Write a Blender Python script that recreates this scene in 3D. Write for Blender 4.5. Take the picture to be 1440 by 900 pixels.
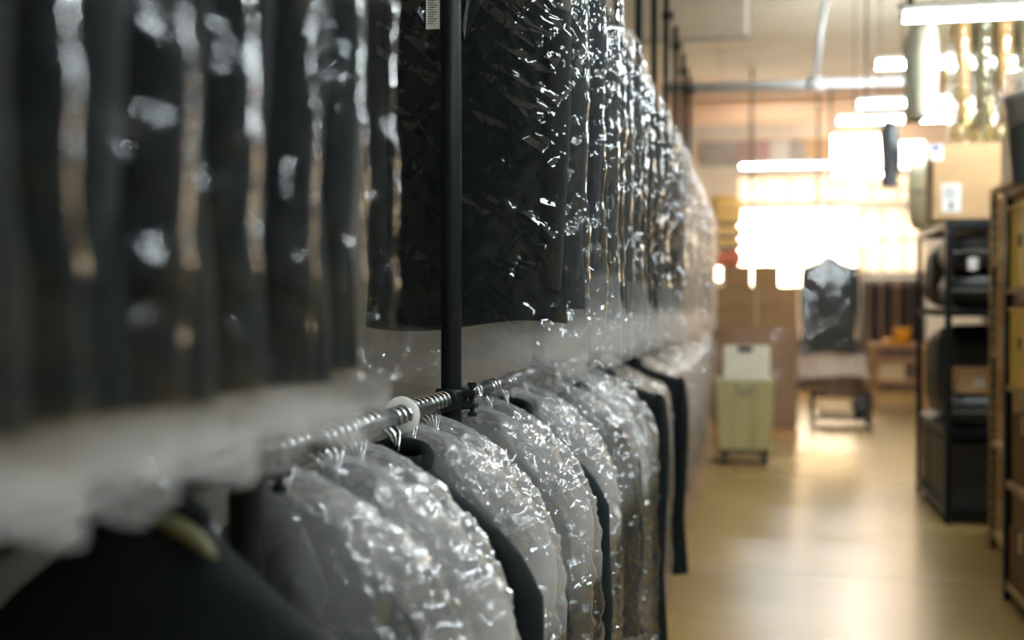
import bpy, math, random
import numpy as np
from mathutils import Vector, Matrix

for o in list(bpy.data.objects):
    bpy.data.objects.remove(o)
SC = bpy.context.scene
COL = SC.collection
PI = math.pi

# ------------------------------------------------------------------ camera
FPX, W, H = 1700.0, 1440.0, 900.0
EYE = 1.62
YAW = math.atan(340.0 / FPX)
PITCH = math.atan(20.0 / FPX)
cam_d = bpy.data.cameras.new('camera')
cam = bpy.data.objects.new('camera', cam_d)
COL.objects.link(cam)
cam_d.sensor_width = 36.0
cam_d.lens = 36.0 * FPX / W
cam_d.clip_start = 0.05
cam_d.clip_end = 200
cam.location = (0, 0, EYE)
cam.rotation_euler = (PI / 2 - PITCH, 0, YAW)
cam_d.dof.use_dof = True
cam_d.dof.focus_distance = 2.8
cam_d.dof.aperture_fstop = 1.65
SC.camera = cam

# ------------------------------------------------------------------ sky and exposure
world = bpy.data.worlds.new('world')
SC.world = world
world.use_nodes = True
_bg = world.node_tree.nodes['Background']
_bg.inputs[0].default_value = (1.0, 0.83, 0.62, 1)
_bg.inputs[1].default_value = 14.0
SC.view_settings.view_transform = 'Standard'
SC.view_settings.look = 'None'
SC.view_settings.exposure = 1.08
SC.view_settings.gamma = 1.0
SC.view_settings.use_curve_mapping = False
SC.cycles.use_denoising = True
SC.cycles.transparent_max_bounces = 24
SC.cycles.max_bounces = 10
SC.cycles.diffuse_bounces = 5
SC.cycles.glossy_bounces = 4
SC.cycles.transmission_bounces = 6
SC.cycles.sample_clamp_indirect = 6.0
SC.cycles.sample_clamp_direct = 0.0

# daylight portals stand in the far windows (they only guide the sampling of the sky)
TUBE_L = 60.0        # radiance of the lit fluorescent tubes


# ------------------------------------------------------------------ pixel helpers
_R = cam.rotation_euler.to_matrix()


def ray(x, y):
    return _R @ Vector(((x - W / 2) / FPX, -(y - H / 2) / FPX, -1.0))


def P(x, y, Y):
    d = ray(x, y)
    t = Y / d.y
    return Vector((d.x * t, Y, EYE + d.z * t))


def G(x, y, z=0.0):
    d = ray(x, y)
    t = (z - EYE) / d.z
    return Vector((d.x * t, d.y * t, z))


# ------------------------------------------------------------------ materials
def new_mat(name):
    m = bpy.data.materials.new(name)
    m.use_nodes = True
    nt = m.node_tree
    nt.nodes.clear()
    out = nt.nodes.new('ShaderNodeOutputMaterial')
    return m, nt, out


def node(nt, typ, **kw):
    n = nt.nodes.new(typ)
    for k, v in kw.items():
        if k.startswith('i_'):
            key = k[2:]
            key = int(key) if key.isdigit() else key.replace('_', ' ')
            n.inputs[key].default_value = v
        else:
            setattr(n, k, v)
    return n


def c4(c):
    return (c[0], c[1], c[2], 1.0)


def surf(name, col, rough=0.6, metal=0.0, var=0.15, scale=6.0, bump=0.1, bscale=60.0, sheen=0.0,
         stretch=(1, 1, 1), spec=0.5, col2=None):
    """A procedural surface: two tones mixed by noise, fine bump."""
    m, nt, out = new_mat(name)
    L = nt.links
    tc = node(nt, 'ShaderNodeTexCoord')
    mp = node(nt, 'ShaderNodeMapping')
    mp.inputs['Scale'].default_value = stretch
    L.new(tc.outputs['Object'], mp.inputs['Vector'])
    nz = node(nt, 'ShaderNodeTexNoise', i_Scale=scale, i_Detail=5.0, i_Roughness=0.6)
    L.new(mp.outputs[0], nz.inputs['Vector'])
    mx = node(nt, 'ShaderNodeMix', data_type='RGBA')
    a = col
    b = col2 if col2 else tuple(max(0, c * (1 - var)) for c in col)
    mx.inputs['A'].default_value = c4(tuple(min(1, c * (1 + var)) for c in a))
    mx.inputs['B'].default_value = c4(b)
    rp = node(nt, 'ShaderNodeMapRange', i_1=0.3, i_2=0.7)
    L.new(nz.outputs['Fac'], rp.inputs[0])
    L.new(rp.outputs[0], mx.inputs['Factor'])
    bs = node(nt, 'ShaderNodeBsdfPrincipled')
    L.new(mx.outputs['Result'], bs.inputs['Base Color'])
    bs.inputs['Roughness'].default_value = rough
    bs.inputs['Metallic'].default_value = metal
    bs.inputs['Specular IOR Level'].default_value = spec
    if sheen:
        bs.inputs['Sheen Weight'].default_value = sheen
        bs.inputs['Sheen Roughness'].default_value = 0.5
    if bump:
        n2 = node(nt, 'ShaderNodeTexNoise', i_Scale=bscale, i_Detail=3.0)
        L.new(mp.outputs[0], n2.inputs['Vector'])
        bp = node(nt, 'ShaderNodeBump', i_Strength=bump, i_Distance=0.01)
        L.new(n2.outputs['Fac'], bp.inputs['Height'])
        L.new(bp.outputs[0], bs.inputs['Normal'])
    L.new(bs.outputs[0], out.inputs[0])
    return m


def film(name, refl=0.05, rough=0.08, bump=0.9, scale=16.0, stretch=4.0, tilt=0.75, tint=(1, 1, 1), pw=3.0, haze=1.0, lo=0.55, hi=1.7, h0=0.45, h1=1.6, fm=0.7):
    """Thin clear polythene: mostly transparent, glossy at grazing angles, milky where the film is
    bunched up (the mesh attribute 'milk'), with drawn-out creases running two ways."""
    m, nt, out = new_mat(name)
    L = nt.links
    tc = node(nt, 'ShaderNodeTexCoord')
    oi = node(nt, 'ShaderNodeObjectInfo')
    sh = node(nt, 'ShaderNodeVectorMath', operation='SCALE')
    sh.inputs['Scale'].default_value = 7.0
    cb = node(nt, 'ShaderNodeCombineXYZ')
    for k in range(3):
        L.new(oi.outputs['Random'], cb.inputs[k])
    L.new(cb.outputs[0], sh.inputs[0])
    ad = node(nt, 'ShaderNodeVectorMath', operation='ADD')
    L.new(tc.outputs['Object'], ad.inputs[0])
    L.new(sh.outputs[0], ad.inputs[1])
    hts = []
    for (ry, sc_, st) in ((tilt, scale, stretch), (-tilt * 1.3, scale * 0.55, stretch * 0.7)):
        mp = node(nt, 'ShaderNodeMapping', vector_type='TEXTURE')
        mp.inputs['Rotation'].default_value = (0.15, ry, 0.1)
        mp.inputs['Scale'].default_value = (1, 1, st)
        L.new(ad.outputs[0], mp.inputs['Vector'])
        r1 = node(nt, 'ShaderNodeTexNoise', noise_type='RIDGED_MULTIFRACTAL', i_Scale=sc_, i_Detail=3.0, i_Distortion=0.9)
        L.new(mp.outputs[0], r1.inputs['Vector'])
        hts.append(r1.outputs['Fac'])
    v1 = node(nt, 'ShaderNodeTexVoronoi', i_Scale=scale * 2.2)
    L.new(mp.outputs[0], v1.inputs['Vector'])
    s1 = node(nt, 'ShaderNodeMath', operation='ADD')
    L.new(hts[0], s1.inputs[0])
    L.new(hts[1], s1.inputs[1])
    sm = node(nt, 'ShaderNodeMath', operation='MULTIPLY_ADD')
    L.new(v1.outputs['Distance'], sm.inputs[0])
    sm.inputs[1].default_value = 0.6
    L.new(s1.outputs[0], sm.inputs[2])
    bp = node(nt, 'ShaderNodeBump', i_Strength=bump, i_Distance=0.010)
    L.new(sm.outputs[0], bp.inputs['Height'])
    lw = node(nt, 'ShaderNodeLayerWeight', i_Blend=0.5)
    L.new(bp.outputs[0], lw.inputs['Normal'])
    pwn = node(nt, 'ShaderNodeMath', operation='POWER')
    L.new(lw.outputs['Facing'], pwn.inputs[0])
    pwn.inputs[1].default_value = pw
    fac = node(nt, 'ShaderNodeMath', operation='MULTIPLY_ADD', use_clamp=True)
    L.new(pwn.outputs[0], fac.inputs[0])
    fac.inputs[1].default_value = fm
    fac.inputs[2].default_value = refl
    tr = node(nt, 'ShaderNodeBsdfTransparent')
    tr.inputs[0].default_value = c4(tuple(0.98 * t for t in tint))
    gl = node(nt, 'ShaderNodeBsdfGlossy', i_Roughness=rough)
    gl.inputs['Color'].default_value = (1, 1, 1, 1)
    L.new(bp.outputs[0], gl.inputs['Normal'])
    m1 = node(nt, 'ShaderNodeMixShader')
    L.new(fac.outputs[0], m1.inputs[0])
    L.new(tr.outputs[0], m1.inputs[1])
    L.new(gl.outputs[0], m1.inputs[2])
    df = node(nt, 'ShaderNodeBsdfDiffuse')
    df.inputs[0].default_value = c4(tuple(0.92 * t for t in tint))
    L.new(bp.outputs[0], df.inputs['Normal'])
    tl = node(nt, 'ShaderNodeBsdfTranslucent')
    tl.inputs[0].default_value = c4(tuple(0.92 * t for t in tint))
    L.new(bp.outputs[0], tl.inputs['Normal'])
    m2 = node(nt, 'ShaderNodeMixShader')
    m2.inputs[0].default_value = 0.45
    L.new(df.outputs[0], m2.inputs[1])
    L.new(tl.outputs[0], m2.inputs[2])
    hz = node(nt, 'ShaderNodeMapRange', i_1=lo, i_2=hi, i_3=haze * h0, i_4=haze * h1)
    L.new(s1.outputs[0], hz.inputs[0])
    at = node(nt, 'ShaderNodeAttribute', attribute_name='milk')
    hm = node(nt, 'ShaderNodeMath', operation='MULTIPLY', use_clamp=True)
    L.new(hz.outputs[0], hm.inputs[0])
    L.new(at.outputs['Fac'], hm.inputs[1])
    m3 = node(nt, 'ShaderNodeMixShader')
    L.new(hm.outputs[0], m3.inputs[0])
    L.new(m1.outputs[0], m3.inputs[1])
    L.new(m2.outputs[0], m3.inputs[2])
    L.new(m3.outputs[0], out.inputs[0])
    return m


def set_milk(me, vals):
    at = me.attributes.new('milk', 'FLOAT', 'POINT')
    at.data.foreach_set('value', np.ascontiguousarray(np.broadcast_to(vals, (len(me.vertices),)), dtype=np.float32))
    return me


def emit(name, col, strength):
    m, nt, out = new_mat(name)
    e = node(nt, 'ShaderNodeEmission', i_Strength=strength)
    e.inputs[0].default_value = c4(col)
    nt.links.new(e.outputs[0], out.inputs[0])
    return m


def pane_mat(name, clear, col=(1, 0.97, 0.92)):
    """Window glass: clear, or frosted (translucent)."""
    m, nt, out = new_mat(name)
    tr = node(nt, 'ShaderNodeBsdfTransparent')
    tr.inputs[0].default_value = c4(col)
    gl = node(nt, 'ShaderNodeBsdfGlossy', i_Roughness=0.1)
    tl = node(nt, 'ShaderNodeBsdfTranslucent')
    tl.inputs[0].default_value = c4(col)
    nz = node(nt, 'ShaderNodeTexNoise', i_Scale=3.0)
    mr = node(nt, 'ShaderNodeMapRange', i_3=1 - clear - 0.02, i_4=1 - clear + 0.02)
    nt.links.new(nz.outputs['Fac'], mr.inputs[0])
    m1 = node(nt, 'ShaderNodeMixShader')
    nt.links.new(mr.outputs[0], m1.inputs[0])
    nt.links.new(tr.outputs[0], m1.inputs[1])
    nt.links.new(tl.outputs[0], m1.inputs[2])
    m2 = node(nt, 'ShaderNodeMixShader')
    m2.inputs[0].default_value = 0.05
    nt.links.new(m1.outputs[0], m2.inputs[1])
    nt.links.new(gl.outputs[0], m2.inputs[2])
    nt.links.new(m2.outputs[0], out.inputs[0])
    return m


def floor_mat():
    m, nt, out = new_mat('polished_concrete')
    L = nt.links
    tc = node(nt, 'ShaderNodeTexCoord')
    n1 = node(nt, 'ShaderNodeTexNoise', i_Scale=0.6, i_Detail=3.0, i_Roughness=0.5)
    L.new(tc.outputs['Object'], n1.inputs['Vector'])
    n2 = node(nt, 'ShaderNodeTexNoise', i_Scale=9.0, i_Detail=5.0)
    L.new(tc.outputs['Object'], n2.inputs['Vector'])
    cr = node(nt, 'ShaderNodeValToRGB')
    cr.color_ramp.elements[0].position = 0.3
    cr.color_ramp.elements[0].color = (0.235, 0.150, 0.046, 1)
    cr.color_ramp.elements[1].position = 0.72
    cr.color_ramp.elements[1].color = (0.31, 0.205, 0.070, 1)
    L.new(n1.outputs['Fac'], cr.inputs[0])
    mx = node(nt, 'ShaderNodeMix', data_type='RGBA', blend_type='MULTIPLY')
    mx.inputs['Factor'].default_value = 0.35
    L.new(cr.outputs[0], mx.inputs['A'])
    L.new(n2.outputs['Color'], mx.inputs['B'])
    bs = node(nt, 'ShaderNodeBsdfPrincipled')
    L.new(cr.outputs[0], bs.inputs['Base Color'])
    bs.inputs['Roughness'].default_value = 0.27
    L.new(bs.outputs[0], out.inputs[0])
    return m


M = {}
M['floor'] = floor_mat()
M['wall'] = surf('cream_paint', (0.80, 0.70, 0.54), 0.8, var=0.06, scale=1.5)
M['wall_dim'] = surf('darkened_wall', (0.10, 0.105, 0.10), 0.8, var=0.1, scale=1.5)  # walls darkened to stand for dim racks and keep bag reflections dark
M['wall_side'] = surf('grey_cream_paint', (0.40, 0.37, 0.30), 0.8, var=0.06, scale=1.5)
M['ceiling'] = surf('ceiling_board', (0.80, 0.70, 0.55), 0.85, var=0.06, scale=1.2)
M['brick'] = surf('peach_deck', (0.80, 0.58, 0.40), 0.85, var=0.1, scale=2.0, stretch=(0.3, 2, 1))
M['grey_panel'] = surf('grey_panel', (0.36, 0.33, 0.28), 0.7, var=0.2, scale=2.0)
M['pipe_grey'] = surf('galvanised_conduit', (0.72, 0.72, 0.72), 0.45, 0.3, var=0.08)
M['black_steel'] = surf('black_steel', (0.008, 0.011, 0.012), 0.42, 0.0, spec=0.2, var=0.25, scale=12, bump=0.05)
M['rail_steel'] = surf('worn_steel_rail', (0.03, 0.033, 0.033), 0.3, 0.3, var=0.3, scale=14, stretch=(4, 0.5, 4))
M['chrome'] = surf('wire_chrome', (0.62, 0.65, 0.68), 0.18, 1.0, var=0.1)
M['divider'] = surf('white_plastic', (0.72, 0.71, 0.66), 0.45, var=0.04)
M['wool'] = surf('black_wool', (0.0048, 0.0068, 0.0072), 0.85, var=0.25, scale=30, bump=0.25, bscale=420, sheen=0.0, spec=0.15)
M['wool_teal'] = surf('dark_teal_wool', (0.0050, 0.0092, 0.0100), 0.85, var=0.25, scale=30, bump=0.25, bscale=420, sheen=0.0, spec=0.15)
M['navy'] = surf('navy_wool', (0.0052, 0.0078, 0.0122), 0.85, var=0.25, scale=30, bump=0.25, bscale=420, sheen=0.0, spec=0.15)
M['satin'] = surf('black_satin', (0.012, 0.014, 0.015), 0.38, var=0.15, scale=30, bump=0.1, bscale=120)
M['ivory'] = surf('ivory_cloth', (0.48, 0.45, 0.34), 0.8, var=0.08, scale=10, bump=0.2, bscale=90)
M['olive'] = surf('olive_lining', (0.085, 0.08, 0.03), 0.6, var=0.3, scale=14)
M['brown'] = surf('brown_cloth', (0.13, 0.075, 0.05), 0.85, var=0.2, scale=10)
M['charcoal'] = surf('charcoal_cloth', (0.035, 0.032, 0.034), 0.85, var=0.2, scale=10)
M['tan_cloth'] = surf('tan_cloth', (0.28, 0.17, 0.11), 0.85, var=0.2, scale=10)
M['hanger'] = surf('dark_hanger', (0.035, 0.035, 0.035), 0.35, var=0.1)
M['film'] = film('clear_bag_film', 0.055, 0.06, 0.85, 15.0, 5.0, 0.7)
M['film_soft'] = film('clear_bag_film_smooth', 0.03, 0.10, 0.9, 9.0, 4.0, 0.6, pw=3.6)
M['film_milk'] = film('crumpled_bag_film', 0.095, 0.085, 1.0, 19.0, 6.5, -0.75, lo=0.7, hi=1.6, h0=0.22, h1=2.5, fm=0.42, pw=3.6)
M['film_warm'] = film('aged_bag_film', 0.08, 0.12, 1.0, 13.0, 4.0, 0.7, tint=(1.0, 0.94, 0.88))
M['film_gold'] = film('yellowed_bag_film', 0.10, 0.12, 1.0, 13.0, 4.0, 0.5, tint=(0.95, 0.86, 0.55))
M['paper'] = surf('white_paper', (0.72, 0.70, 0.66), 0.75, var=0.04)
M['ink'] = surf('dark_ink', (0.05, 0.05, 0.055), 0.7, var=0.1)
M['blue_ink'] = surf('blue_ink', (0.10, 0.11, 0.30), 0.7, var=0.1)
M['card'] = surf('cardboard', (0.47, 0.29, 0.14), 0.8, var=0.08, scale=5, bump=0.08, bscale=200)
M['card_dark'] = surf('brown_cardboard', (0.20, 0.10, 0.035), 0.8, var=0.1, scale=5, bump=0.08, bscale=200)
M['card_pale'] = surf('pale_cardboard', (0.56, 0.38, 0.21), 0.8, var=0.08, scale=5)
M['wrap'] = film('pallet_wrap', 0.10, 0.15, 0.7, 5.0, 3.0, 1.4, tint=(1, 0.94, 0.9))
M['tape'] = surf('packing_tape', (0.50, 0.36, 0.20), 0.3, var=0.06)
M['cart'] = surf('cream_cart_plastic', (0.42, 0.36, 0.17), 0.45, var=0.06, scale=3)
M['cart_white'] = surf('white_cart_board', (0.72, 0.64, 0.50), 0.5, var=0.05)
M['rubber'] = surf('black_rubber', (0.015, 0.015, 0.015), 0.7, var=0.2)
M['wood'] = surf('orange_wood', (0.36, 0.17, 0.06), 0.6, var=0.18, scale=4, stretch=(1, 1, 8))
M['board'] = surf('shelf_plywood', (0.45, 0.29, 0.13), 0.65, var=0.15, scale=5, stretch=(1, 6, 1))
M['slot'] = surf('tan_slotted_steel', (0.36, 0.24, 0.10), 0.5, 0.2, var=0.12)
M['yellow'] = surf('yellow_bin', (0.85, 0.56, 0.04), 0.5, var=0.08)
M['orange'] = surf('orange_plastic', (0.85, 0.33, 0.01), 0.5, var=0.08)
M['amber'] = surf('amber_sack', (0.72, 0.38, 0.10), 0.6, var=0.12)
M['red'] = surf('red_cloth', (0.55, 0.12, 0.05), 0.7, var=0.15)
M['strap'] = surf('grey_strap', (0.17, 0.15, 0.12), 0.6, var=0.1)
M['tub'] = surf('slate_tub', (0.075, 0.10, 0.12), 0.45, var=0.1)
M['black_pack'] = surf('black_garment_pack', (0.016, 0.018, 0.018), 0.5, var=0.3, scale=9, bump=0.3, bscale=30)
M['cream_pack'] = surf('cream_pack', (0.88, 0.84, 0.60), 0.7, var=0.1, scale=8)
M['mauve'] = surf('dusty_pink_wrap', (0.42, 0.28, 0.24), 0.6, var=0.12)
M['frame'] = surf('window_frame_paint', (0.70, 0.60, 0.45), 0.6, var=0.05)
M['fixture'] = surf('fixture_enamel', (0.62, 0.60, 0.52), 0.5, var=0.04)
M['tube'] = emit('lit_tube', (0.84, 0.95, 1.0), TUBE_L)
M['glass'] = pane_mat('clear_pane', 0.97)
M['frost'] = pane_mat('frosted_pane', 0.08, (0.33, 0.31, 0.28))

# ------------------------------------------------------------------ mesh helpers


class MB:
    def __init__(self):
        self.v = []
        self.f = []

    def box(self, lo, hi, rot=None, about=None):
        b = len(self.v)
        for z in (lo[2], hi[2]):
            for (x, y) in ((lo[0], lo[1]), (hi[0], lo[1]), (hi[0], hi[1]), (lo[0], hi[1])):
                p = Vector((x, y, z))
                if rot is not None:
                    p = rot @ (p - about) + about
                self.v.append(tuple(p))
        for q in ((0, 3, 2, 1), (4, 5, 6, 7), (0, 1, 5, 4), (1, 2, 6, 5), (2, 3, 7, 6), (3, 0, 4, 7)):
            self.f.append(tuple(b + k for k in q))
        return self

    def bbox(self, lo, hi, r=0.01):
        """A box with chamfered vertical and horizontal edges (24 corner vertices)."""
        lo = Vector(lo)
        hi = Vector(hi)
        r = min(r, 0.45 * min(hi - lo))
        b = len(self.v)
        zs = (lo.z, lo.z + r, hi.z - r, hi.z)
        ins = (r, 0, 0, r)
        n = 8
        for z, k in zip(zs, ins):
            x0, x1, y0, y1 = lo.x + k, hi.x - k, lo.y + k, hi.y - k
            c = r * 0.9
            for (x, y) in ((x0 + c, y0), (x1 - c, y0), (x1, y0 + c), (x1, y1 - c), (x1 - c, y1), (x0 + c, y1), (x0, y1 - c), (x0, y0 + c)):
                self.v.append((x, y, z))
        self.f.append(tuple(b + k for k in range(n - 1, -1, -1)))
        self.f.append(tuple(b + 3 * n + k for k in range(n)))
        for i in range(3):
            for k in range(n):
                self.f.append((b + i * n + k, b + i * n + (k + 1) % n, b + (i + 1) * n + (k + 1) % n, b + (i + 1) * n + k))
        return self

    def tube(self, pts, r, n=10, cap=True, closed=False):
        pts = [Vector(p) for p in pts]
        rs = r if isinstance(r, (list, tuple)) else [r] * len(pts)
        b = len(self.v)
        m = len(pts)
        prev = None
        for i, p in enumerate(pts):
            if closed:
                t = (pts[(i + 1) % m] - pts[i - 1]).normalized()
            elif i == 0:
                t = (pts[1] - p).normalized()
            elif i == m - 1:
                t = (p - pts[i - 1]).normalized()
            else:
                t = (pts[i + 1] - pts[i - 1]).normalized()
            if prev is None:
                a = Vector((0, 0, 1)) if abs(t.z) < 0.9 else Vector((1, 0, 0))
                u = t.cross(a).normalized()
            else:
                u = (prev - t * prev.dot(t)).normalized()
            prev = u
            w = t.cross(u)
            for k in range(n):
                a = 2 * PI * k / n
                self.v.append(tuple(p + (u * math.cos(a) + w * math.sin(a)) * rs[i]))
        rng = m if closed else m - 1
        for i in range(rng):
            j = (i + 1) % m
            for k in range(n):
                self.f.append((b + i * n + k, b + i * n + (k + 1) % n, b + j * n + (k + 1) % n, b + j * n + k))
        if cap and not closed:
            self.f.append(tuple(b + k for k in range(n - 1, -1, -1)))
            self.f.append(tuple(b + (m - 1) * n + k for k in range(n)))
        return self

    def lathe(self, prof, axis='Z', c=(0, 0, 0), n=24):
        """prof: list of (radius, height); closed loop when first == last."""
        b = len(self.v)
        c = Vector(c)
        for (r, h) in prof:
            for k in range(n):
                a = 2 * PI * k / n
                x, y = r * math.cos(a), r * math.sin(a)
                p = {'Z': (x, y, h), 'Y': (x, h, y), 'X': (h, x, y)}[axis]
                self.v.append(tuple(Vector(p) + c))
        for i in range(len(prof) - 1):
            for k in range(n):
                self.f.append((b + i * n + k, b + i * n + (k + 1) % n, b + (i + 1) * n + (k + 1) % n, b + (i + 1) * n + k))
        return self

    def grid(self, pts, nu, nv, wrap=False):
        """pts: array (nv, nu, 3)."""
        b = len(self.v)
        self.v.extend(map(tuple, np.asarray(pts).reshape(-1, 3).tolist()))
        for j in range(nv - 1):
            for i in range(nu if wrap else nu - 1):
                k = (i + 1) % nu
                self.f.append((b + j * nu + i, b + j * nu + k, b + (j + 1) * nu + k, b + (j + 1) * nu + i))
        return self

    def mesh(self, name, mat, smooth=False):
        me = bpy.data.meshes.new(name)
        me.from_pydata(self.v, [], self.f)
        me.materials.append(mat)
        if smooth:
            me.polygons.foreach_set('use_smooth', [True] * len(me.polygons))
        me.update()
        return me

    def build(self, name, mat, parent=None, smooth=False):
        return put(name, self.mesh(name, mat, smooth), parent)


def put(name, me, parent=None, loc=None):
    o = bpy.data.objects.new(name, me)
    COL.objects.link(o)
    if parent is not None:
        o.parent = parent
    if loc is not None:
        o.location = loc
    return o


def tag(o, label, cat, group=None):
    o['label'] = label
    o['category'] = cat
    if group:
        o['group'] = group
    return o


def thing(name, label, cat, loc=(0, 0, 0), rz=0.0, group=None):
    o = bpy.data.objects.new(name, None)
    COL.objects.link(o)
    o.empty_display_size = 0.1
    o.location = loc
    o.rotation_euler = (0, 0, rz)
    return tag(o, label, cat, group)


def struct(o):
    o['kind'] = 'structure'
    return o


ORD = ['first', 'second', 'third', 'fourth', 'fifth', 'sixth', 'seventh', 'eighth', 'ninth', 'tenth', 'eleventh',
       'twelfth', 'thirteenth', 'fourteenth', 'fifteenth', 'sixteenth', 'seventeenth', 'eighteenth', 'nineteenth',
       'twentieth', 'twenty-first', 'twenty-second', 'twenty-third', 'twenty-fourth', 'twenty-fifth']


# numpy value noise
def _hash(ix, iy, iz, seed):
    h = (ix.astype(np.int64) * 374761393 + iy.astype(np.int64) * 668265263 + iz.astype(np.int64) * 2147483647 + seed * 1274126177) & 0x7fffffff
    h = ((h ^ (h >> 13)) * 1274126177) & 0x7fffffff
    h = (h ^ (h >> 16)) & 0xffff
    return h / 65535.0


def vnoise(x, y, z, seed=0):
    ix, iy, iz = np.floor(x), np.floor(y), np.floor(z)
    fx, fy, fz = x - ix, y - iy, z - iz
    fx, fy, fz = [f * f * f * (f * (f * 6 - 15) + 10) for f in (fx, fy, fz)]
    r = 0
    for dx in (0, 1):
        for dy in (0, 1):
            for dz in (0, 1):
                w = (fx if dx else 1 - fx) * (fy if dy else 1 - fy) * (fz if dz else 1 - fz)
                r = r + w * _hash(ix + dx, iy + dy, iz + dz, seed)
    return r


def crease(x, y, z, seed):
    """Sharp folded relief, roughly -0.5 .. 0.5."""
    n = vnoise(x, y, z, seed)
    m = vnoise(x * 2.1 + 5, y * 2.1, z * 2.1, seed + 7)
    return (1 - np.abs(2 * n - 1) ** 0.9) - 0.55 + 0.4 * ((1 - np.abs(2 * m - 1)) - 0.55)


def smooth_interp(t, xs, ys):
    """Monotone-ish smooth interpolation."""
    a = np.interp(t, xs, ys)
    return a


# ------------------------------------------------------------------ garments
# local frame: origin on the rail axis, hanger along x, rail along y, z down is negative
def jacket_meshes(L, hw=0.225, hd=0.062, seed=0, mat='wool', sleeve=0.72, flare=1.05, lim=0.09, steep=False):
    rng = random.Random(seed)
    nu, nv = 44, 46
    zk = [-0.085, -0.105, -0.13, -0.165, -0.20, -0.26, -0.42, -0.62, -0.80, -L]
    wk = [0.055, 0.075, 0.125, 0.80 * hw, 0.95 * hw, 1.0 * hw, 0.98 * hw, 0.90 * hw, 0.95 * hw, flare * hw]
    dk = [0.045, 0.050, 0.048, 0.050, 0.055, hd, 1.05 * hd, 0.95 * hd, 1.0 * hd, 1.05 * hd]
    sl0 = 0.175
    if steep:
        zk[1:7] = [-0.10, -0.135, -0.20, -0.27, -0.36, -0.48]
        wk[1:7] = [0.062, 0.092, 0.60 * hw, 0.84 * hw, 1.0 * hw, 1.0 * hw]
        sl0 = 0.235
    if L < 0.85:
        zk[-2] = -(0.62 + L) / 2
    t = np.linspace(0, 1, nv)
    z = np.interp(t, [0, 0.25, 1], [zk[0], -0.24, -L])
    zz = -z
    xs = [-a for a in zk]
    w = np.interp(zz, xs, wk)
    d = np.interp(zz, xs, dk)
    th = np.linspace(0, 2 * PI, nu, endpoint=False)
    Z, TH = np.meshgrid(z, th, indexing='ij')
    Wd = w[:, None]
    Dp = d[:, None]
    ct, st = np.cos(TH), np.sin(TH)
    X = Wd * np.sign(ct) * np.abs(ct) ** 0.8
    Y = Dp * np.sign(st) * np.abs(st) ** 0.75
    k = np.clip((-Z - 0.3) / max(0.2, L - 0.3), 0, 1)
    fold = (vnoise(X * 14, Y * 6 + 3, Z * 1.6, seed) - 0.5) * 0.035 * k
    Y = Y + fold * np.sign(st + 1e-6) * 0.8 + fold * 0.5
    wr = crease(X * 9 + Z * 4, Y * 5, Z * 5, seed + 3) * 0.008
    Y = Y + wr * np.sign(st + 1e-6)
    Y = Y / (1 + np.abs(Y / lim) ** 6) ** (1 / 6)
    Zb = Z - 0.014 * k ** 8 * np.sin(X * 11 + seed)
    body = MB().grid(np.stack([X, Y, Zb], -1), nu, nv, True)
    meshes = {'body': body.mesh('jacket', M[mat], True), 'steep': steep}
    for s in (-1, 1):
        n, mm = 16, 22
        pts = np.zeros((mm, n, 3))
        for j in range(mm):
            q = j / (mm - 1)
            zc = -sl0 - sleeve * q
            xc = s * (hw * 0.90 + 0.012 * math.sin(q * PI) - 0.008 * q)
            yc = -0.012 * math.sin(q * 1.7) - 0.008 * q
            r = np.interp(q, [0, 0.06, 0.2, 0.6, 1], [0.018, 0.044, 0.052, 0.048, 0.042])
            if steep:          # set into the drooping shoulder
                zc = np.interp(q, [0, 0.08, 0.18, 1], [-0.20, -0.262, -0.345, -0.235 - sleeve])
                xc = s * hw * np.interp(q, [0, 0.08, 0.18, 0.6, 1], [0.50, 0.74, 0.88, 0.93, 0.88])
                r = np.interp(q, [0, 0.08, 0.2, 0.6, 1], [0.010, 0.036, 0.050, 0.048, 0.042])
            for i in range(n):
                a = 2 * PI * i / n
                fx = 0.75 + 0.05 * math.sin(9 * q + seed + 3 * a)
                pts[j, i] = (xc + r * fx * math.cos(a), yc + r * 0.98 * math.sin(a), zc + 0.4 * r * (1 if q < 0.05 else 0) - 0.01 * math.cos(a) * s * (q > 0.9))
        pts[..., 1] = pts[..., 1] / (1 + np.abs(pts[..., 1] / lim) ** 6) ** (1 / 6)
        meshes['sleeve%d' % s] = MB().grid(pts, n, mm, True).mesh('sleeve', M[mat], True)
    cb = MB()
    ring = []
    for k2 in range(17):
        a = -PI * 0.78 + PI * 1.56 * k2 / 16 + PI / 2
        ring.append((0.062 * math.cos(a), 0.048 * math.sin(a), -0.085 + 0.012 * math.sin(a) - 0.03 * (abs(k2 - 8) / 8) ** 2))
    cb.tube(ring, 0.016, 8)
    meshes['collar'] = cb.mesh('collar', M[mat], True)
    for s in (-1, 1):
        lb = MB()
        y0 = -hd * 1.0
        pr = [(0.055, -0.115), (0.098, -0.21), (0.085, -0.25), (0.118, -0.265), (0.012, -0.50), (0.006, -0.47)]
        b = len(lb.v)
        for dy in (-0.002, -0.009):
            for (x, zz2) in pr:
                lb.v.append((s * x, max(y0 * np.interp(-zz2, xs, dk) / hd, -lim * 0.9) + dy, zz2))
        n = len(pr)
        lb.f.append(tuple(range(n)))
        lb.f.append(tuple(range(2 * n - 1, n - 1, -1)))
        for i in range(n):
            lb.f.append((i, (i + 1) % n, n + (i + 1) % n, n + i))
        meshes['lapel%d' % s] = lb.mesh('lapel', M['satin'])
    return meshes


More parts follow.
